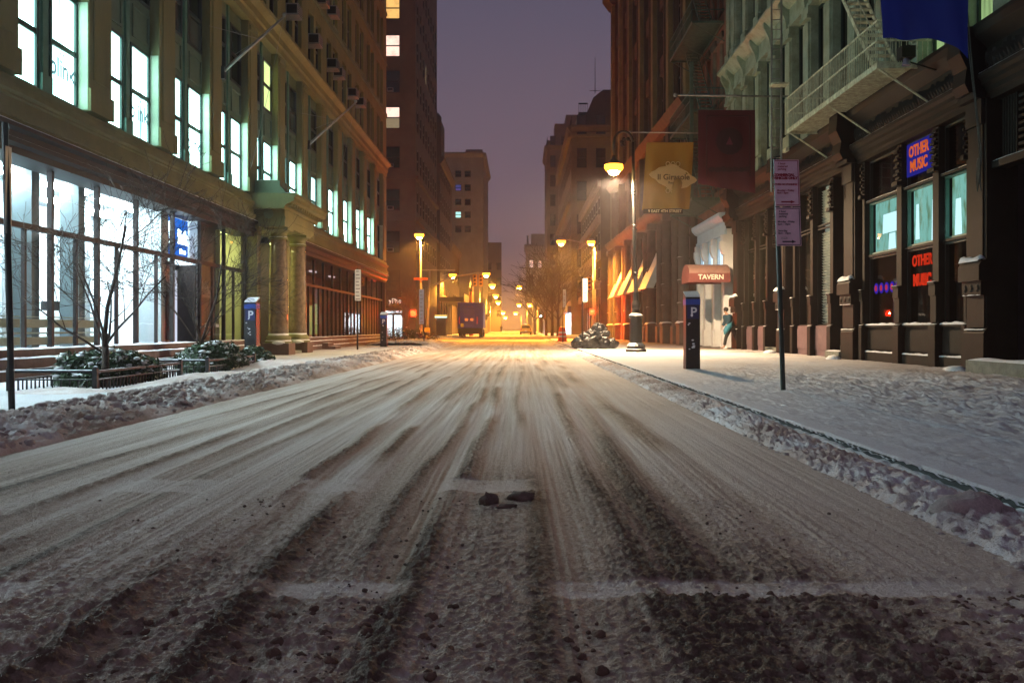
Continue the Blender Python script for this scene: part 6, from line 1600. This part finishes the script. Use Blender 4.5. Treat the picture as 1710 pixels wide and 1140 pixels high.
# ------------------------------------------------------------------ banners
t_drape = {}
def cloth_banner(name, lab, z, xl_, xr, ht_, hb, m, pole_tip, pole_h, folds, seed, thick=.0, wall=9.3, sag=0.0, curve=None, pole=True, extra=None):
    t = thing(name, lab, 'flag', (wall, z, pole_h))
    n, q = 44, 44; U, V = np.meshgrid(np.linspace(0, 1, n), np.linspace(0, 1, q))
    xl0, xr0 = xl_(V) if callable(xl_) else xl_, xr(V) if callable(xr) else xr
    X = xl0 + (xr0 - xl0) * U
    top = ht_ - sag * np.sin(np.pi * U); bot = hb(U) if callable(hb) else hb
    Z = top + (bot - top) * V
    Y = z + folds * (.3 + V) * np.sin(U * 9 + V * 4 + seed) * .5 + folds * V * np.sin(U * 17 - V * 6 + seed * 2) * .35 + folds * 1.2 * V * np.sin(U * 3 + seed)
    g = grid_mesh('cloth', X, Y, Z, m, kind=None); g.parent = t; M = worldm(t).inverted(); g.matrix_parent_inverse = Matrix(); g.location = M.to_translation()
    if 'kind' in g: del g['kind']
    def fold(u, v): return z + folds * (.3 + v) * math.sin(u * 9 + v * 4 + seed) * .5 + folds * v * math.sin(u * 17 - v * 6 + seed * 2) * .35 + folds * 1.2 * v * math.sin(u * 3 + seed)
    ev = lambda f, a: float(np.asarray(f(np.array(a))).reshape(-1)[0]) if callable(f) else f
    def drape(off):
        bpy.context.view_layer.update()
        for o in list(t.children_recursive):
            if o.type != 'MESH' or o.name.split('.')[0] in ('cloth', 'pole', 'finial', 'hem_strip') or o.get('draped'): continue
            if o.parent and o.parent.name.startswith('hem_strip'): continue
            M = worldm(o); Mi = M.inverted()
            lv = 1
            p_ = o.parent
            while p_ is not None and p_ is not t: lv += 1; p_ = p_.parent
            for vv in o.data.vertices:
                p = M @ vv.co; v_ = (ht_ - p.z) / (ht_ - ev(hb, .5)); v_ = min(max(v_, 0), 1)
                a0, a1 = ev(xl_, v_), ev(xr, v_); u_ = (p.x - a0) / (a1 - a0)
                dy = p.y - o0
                p.y = fold(u_, v_) - off * lv - (.001 if dy < 0 else 0); vv.co = Mi @ p
    o0 = z; t_drape[t.name] = drape
    if pole:
        b = MB(); b.tube((wall, z, pole_h - .05), (pole_tip, z, pole_h), .035, .028, 10); b.build('pole', STEEL, t, True)
        b = MB(); b.lathe((pole_tip, z, pole_h), [(.0, -.08), (.06, -.05), (.08, 0), (.06, .05), (.0, .08)], 12); b.build('finial', STEEL, t, True)
    return t
def cloth_mat(name, col, trans=.35, design=None):
    m = bpy.data.materials.new(name); m.use_nodes = True; nt = m.node_tree; L = nt.links; b = nt.nodes["Principled BSDF"]
    b.inputs["Base Color"].default_value = (*col, 1); b.inputs["Roughness"].default_value = .8
    tr = nd(nt, "ShaderNodeBsdfTranslucent"); tr.inputs[0].default_value = (*col, 1); mx = nd(nt, "ShaderNodeMixShader"); mx.inputs[0].default_value = trans
    L.new(b.outputs[0], mx.inputs[1]); L.new(tr.outputs[0], mx.inputs[2]); L.new(mx.outputs[0], nt.nodes["Material Output"].inputs[0]); return m
k = 42.0 / F
GOLD = cloth_mat('banner_bronze', (.30, .18, .03), .4)
t = cloth_banner('gold_banner', 'bronze banner with ornate pale emblem hanging beside the street lamp', 42.0, lambda V: (1080 - 7 * V - VX) * k, lambda V: (1158 - 8 * V - VX) * k, hz(238, 42), lambda U: hz(350, 42) + 0 * U, GOLD, (1052 - VX) * k, hz(221, 42), .34, 2.0)
CREAM = emit('emblem_cream', (1.0, .62, .18), .75)
CREM = cloth_mat('emblem_cloth', (.8, .62, .35), .5)
b = MB(); cxe = (1122 - VX) * k; cz = hz(298, 42); n = 32
pe = []
for i in range(n):
    a = 2 * math.pi * i / n; rr = 1 + .10 * math.cos(4 * a) + .06 * math.cos(8 * a); pe.append((cxe + .88 * rr * math.cos(a) - .22 * math.sin(a) * 0, cz + .48 * rr * math.sin(a) - .12 * math.cos(a)))
NR = 8
b.add([(cxe, 41.72, cz)] + [(cxe + (p[0] - cxe) * j / NR, 41.70, cz + (p[1] - cz) * j / NR) for j in range(1, NR + 1) for p in pe], [(0, 1 + i, 1 + (i + 1) % n) for i in range(n)] + [(1 + j * n + i, 1 + (j + 1) * n + i, 1 + (j + 1) * n + (i + 1) % n, 1 + j * n + (i + 1) % n) for j in range(NR - 1) for i in range(n)]); eo = b.build('emblem', CREM, t)
b = MB(); b.path([(p[0] * 1.0, 41.69, p[1]) for p in pe] + [(pe[0][0], 41.69, pe[0][1])], .03, 5)
for sg in (-1, 1):
    for dx in (-.22, 0, .22): b.path([(cxe + dx + .09 * math.cos(a), 41.69, cz + sg * .58 + .10 * math.sin(a)) for a in [math.pi * j / 4 for j in range(9)]], .02, 4)
b.build('border', CREM, eo)
DKP = mat('emblem_print', (.12, .06, .02), .6, .1, 3, 0)
text('Il Girasole', .34, DKP, (cxe + .02, 41.68, cz), 'S', eo, .001, .006)
text('Restaurant', .14, DKP, (cxe + .1, 41.68, cz - .24), 'S', eo, .001, .002)
b = MB(); b.box((1074 - VX) * k, (1140 - VX) * k, 41.95, 41.99, hz(357, 42), hz(349, 42)); ho = b.build('hem_strip', mat('hem_dark', (.03, .018, .01), .7, .1, 3, .05), t)
text('9 EAST 4TH STREET', .17, mat('hem_letters', (.75, .62, .4), .6, .05, 3, 0), ((1110 - VX) * k, 41.94, hz(353, 42)), 'S', ho, .001, .004)
k = 33.0 / F
MAR = cloth_mat('banner_maroon', (.05, .006, .014), .3)
t = cloth_banner('maroon_banner', 'maroon square banner with a dark round emblem hanging over the sidewalk', 33.0, (1166 - VX) * k, lambda V: (1261 + 0 * V - VX) * k, hz(184, 33), lambda U: hz(306, 33) - .35 * U, MAR, (1128 - VX) * k, hz(159, 33), .07, .6)
t_drape[t.name](.07)
MD = mat('maroon_print', (.028, .006, .012), .8, .2, 4, 0)
b = MB(); cxe = (1216 - VX) * k; cz = hz(238, 33); b.tube((cxe, 32.80, cz), (cxe, 32.79, cz), .46, n=28); eo = b.build('emblem', MD, t)
b = MB(); b.add([(cxe - .12, 32.78, cz - .12), (cxe + .12, 32.78, cz - .12), (cxe, 32.78, cz + .16)], [(0, 1, 2)]); b.build('figure', mat('maroon_light', (.16, .03, .06), .8, .2, 4, 0), eo)
b = MB()
for i in range(7): rock(b, (cxe - .6 + .2 * i, 32.80, cz - .95 - .02 * (i % 2)), .12, i, (1, .05, .7))
b.build('lettering_blot', MD, eo)
b = MB(); xa, xb_ = (1178 - VX) * k, (1250 - VX) * k; ha, hb_ = hz(196, 33), hz(296, 33)
for (p, q) in (((xa, ha), (xb_, ha)), ((xa, ha), (xa, hb_)), ((xb_, ha), (xb_, hb_))): b.tube((p[0], 32.80, p[1]), (q[0], 32.80, q[1]), .02, n=4)
b.build('border', MD, t)
k = 18.2 / F
BLU = cloth_mat('banner_blue', (.012, .03, .30), .4)
t = cloth_banner('blue_banner', 'deep blue flag billowing above the record shop', 18.2, lambda V: (1455 + 22 * V - VX) * k, lambda V: (1612 + 4 * V - VX) * k, hz(-160, 18.2), lambda U: hz(62, 18.2) - .50 * U ** 3.0 + .08 * U, BLU, (1440 - VX) * k, hz(-170, 18.2), .12, 1.1)
t2_ = text('OTHER', .55, mat('flag_orange', (.8, .2, .05), .7, .1, 3, 0), ((1540 - VX) * k, 18.0, hz(-90, 18.2)), 'S', t, .001, .02)
text('MUSIC', .50, mat('flag_orange', (.8, .2, .05), .7, .1, 3, 0), ((1545 - VX) * k, 18.0, hz(-20, 18.2)), 'S', t, .001, .02)

# ------------------------------------------------------------------ people
def person(x, y, lab, face, coat, trou, h=1.72, stride=.28, lean=.06, base=.1, bag=None):
    """one continuous skinned body; coat, trousers, hair as clothing children"""
    t = thing('person', lab, 'person', (x, y, base), face)
    s = h / 1.75
    def skin(name, pts, edges, rad, m, root=0, sub=1):
        me = bpy.data.meshes.new(name); me.from_pydata([(p[0] * s, p[1] * s, p[2] * s) for p in pts], edges, []); me.update(); me.materials.append(m)
        o = link_mesh(name, me, t); md = o.modifiers.new('skin', 'SKIN'); md.use_smooth_shade = True
        sk = me.skin_vertices[0].data if me.skin_vertices else None
        for i, r in enumerate(rad): sk[i].radius = (r * s, r * s * .85) if not isinstance(r, tuple) else (r[0] * s, r[1] * s)
        sk[root].use_root = True
        sm = o.modifiers.new('sub', 'SUBSURF'); sm.levels = sub; sm.render_levels = sub
        return o
    L = lean
    hip = (0, 0, .92); P = [hip, (0, -L * .6, 1.15), (0, -L, 1.40), (0, -L * 1.2, 1.50), (0, -L * 1.6, 1.62),
         (-.17, -L, 1.40), (-.23, -L + .05, 1.14), (-.22, -L - .12, .92), (.17, -L, 1.40), (.23, -L - .05, 1.14), (.22, -L - .22, .98),
         (-.10, 0, .90), (-.11, -stride * .7, .52), (-.11, -stride, .08), (-.11, -stride - .16, .04),
         (.10, 0, .90), (.11, stride * .35, .50), (.11, stride * 1.2, .12), (.11, stride * 1.2 - .14, .04)]
    E = [(0, 1), (1, 2), (2, 3), (3, 4), (2, 5), (5, 6), (6, 7), (2, 8), (8, 9), (9, 10), (0, 11), (11, 12), (12, 13), (13, 14), (0, 15), (15, 16), (16, 17), (17, 18)]
    Rr = [.14, .13, .14, .055, .09, .07, .05, .035, .07, .05, .035, .09, .065, .045, .035, .09, .065, .045, .035]
    skin('body', P, E, Rr, mat('skin', (.45, .28, .2), .6, .1, 5, 0))
    skin('coat', [(0, 0, .80), (0, -L * .6, 1.12), (0, -L, 1.40), (-.18, -L, 1.40), (-.235, -L + .05, 1.14), (-.225, -L - .10, .97), (.18, -L, 1.40), (.235, -L - .05, 1.14), (.225, -L - .18, 1.02)], [(0, 1), (1, 2), (2, 3), (3, 4), (4, 5), (2, 6), (6, 7), (7, 8)], [.26, .21, .19, .11, .095, .075, .11, .095, .075], coat)
    skin('trousers', [(0, 0, .95), (-.10, 0, .88), (-.11, -stride * .7, .52), (-.11, -stride * .98, .13), (.10, 0, .88), (.11, stride * .35, .50), (.11, stride * 1.15, .17)], [(0, 1), (1, 2), (2, 3), (0, 4), (4, 5), (5, 6)], [.15, .11, .085, .07, .11, .085, .07], trou)
    b = MB(); rock(b, (0, -L * 1.4 * s + .02, 1.66 * s), .105 * s, 3, (1, 1, 1.05), amp=.15)
    me = b.mesh('hair', mat('dark_hair', (.015, .012, .01), .7, .3, 10, .2)); o = link_mesh('hair', me, t)
    return t
person((1222 - VX) * 40.5 / F, 40.5, 'pedestrian in a dark teal coat leaning forward as they walk past the white portal', math.radians(-70), mat('coat_teal', (.012, .05, .08), .8, .4, 9, .3), mat('trousers_dark', (.03, .03, .03), .8, .2, 5, .1), 1.75, .30, .22)
person((837 - VX) * 215 / F, 215, 'distant pedestrian in dark clothes standing in the orange haze of the street', 0, mat('jacket_dark', (.02, .02, .03), .8, .2, 5, .1), mat('trousers_dark', (.03, .03, .03), .8, .2, 5, .1), 1.75, .12, .02, base=.03)
t = thing('umbrella', 'folded teal umbrella carried low by the walking pedestrian', 'umbrella', ((1214 - VX) * 40.4 / F, 40.2, 1.0))
ux = (1218 - VX) * 40.4 / F
b = MB(); b.path([(ux + .05, 40.2, 1.25), (ux - .05, 40.2, 1.1), (ux - .2, 40.2, .85), (ux - .25, 40.2, .7)], [.02, .14, .11, .015], 10); b.build('canopy', mat('umbrella_teal', (.04, .22, .32), .6, .2, 4, .1), t)
b = MB(); b.path([(ux + .06, 40.2, 1.25), (ux + .12, 40.2, 1.35)], .012, 6); b.build('handle', BLACKM, t)

# ------------------------------------------------------------------ haze
if HAZE > 0:
    b = MB(); b.box(-95, 95, -28, 900, -1.2, 62)
    hm = bpy.data.materials.new('haze'); hm.use_nodes = True; nt = hm.node_tree; nt.nodes.remove(nt.nodes["Principled BSDF"])
    pv = nd(nt, "ShaderNodeVolumePrincipled"); pv.inputs["Color"].default_value = (.92, .90, .95, 1); pv.inputs["Density"].default_value = HAZE; pv.inputs["Anisotropy"].default_value = .72
    nt.links.new(pv.outputs[0], nt.nodes["Material Output"].inputs["Volume"])
    try: hm.cycles.homogeneous_volume = True
    except Exception: pass
    o = b.build('haze', hm); tag(o, kind='stuff')
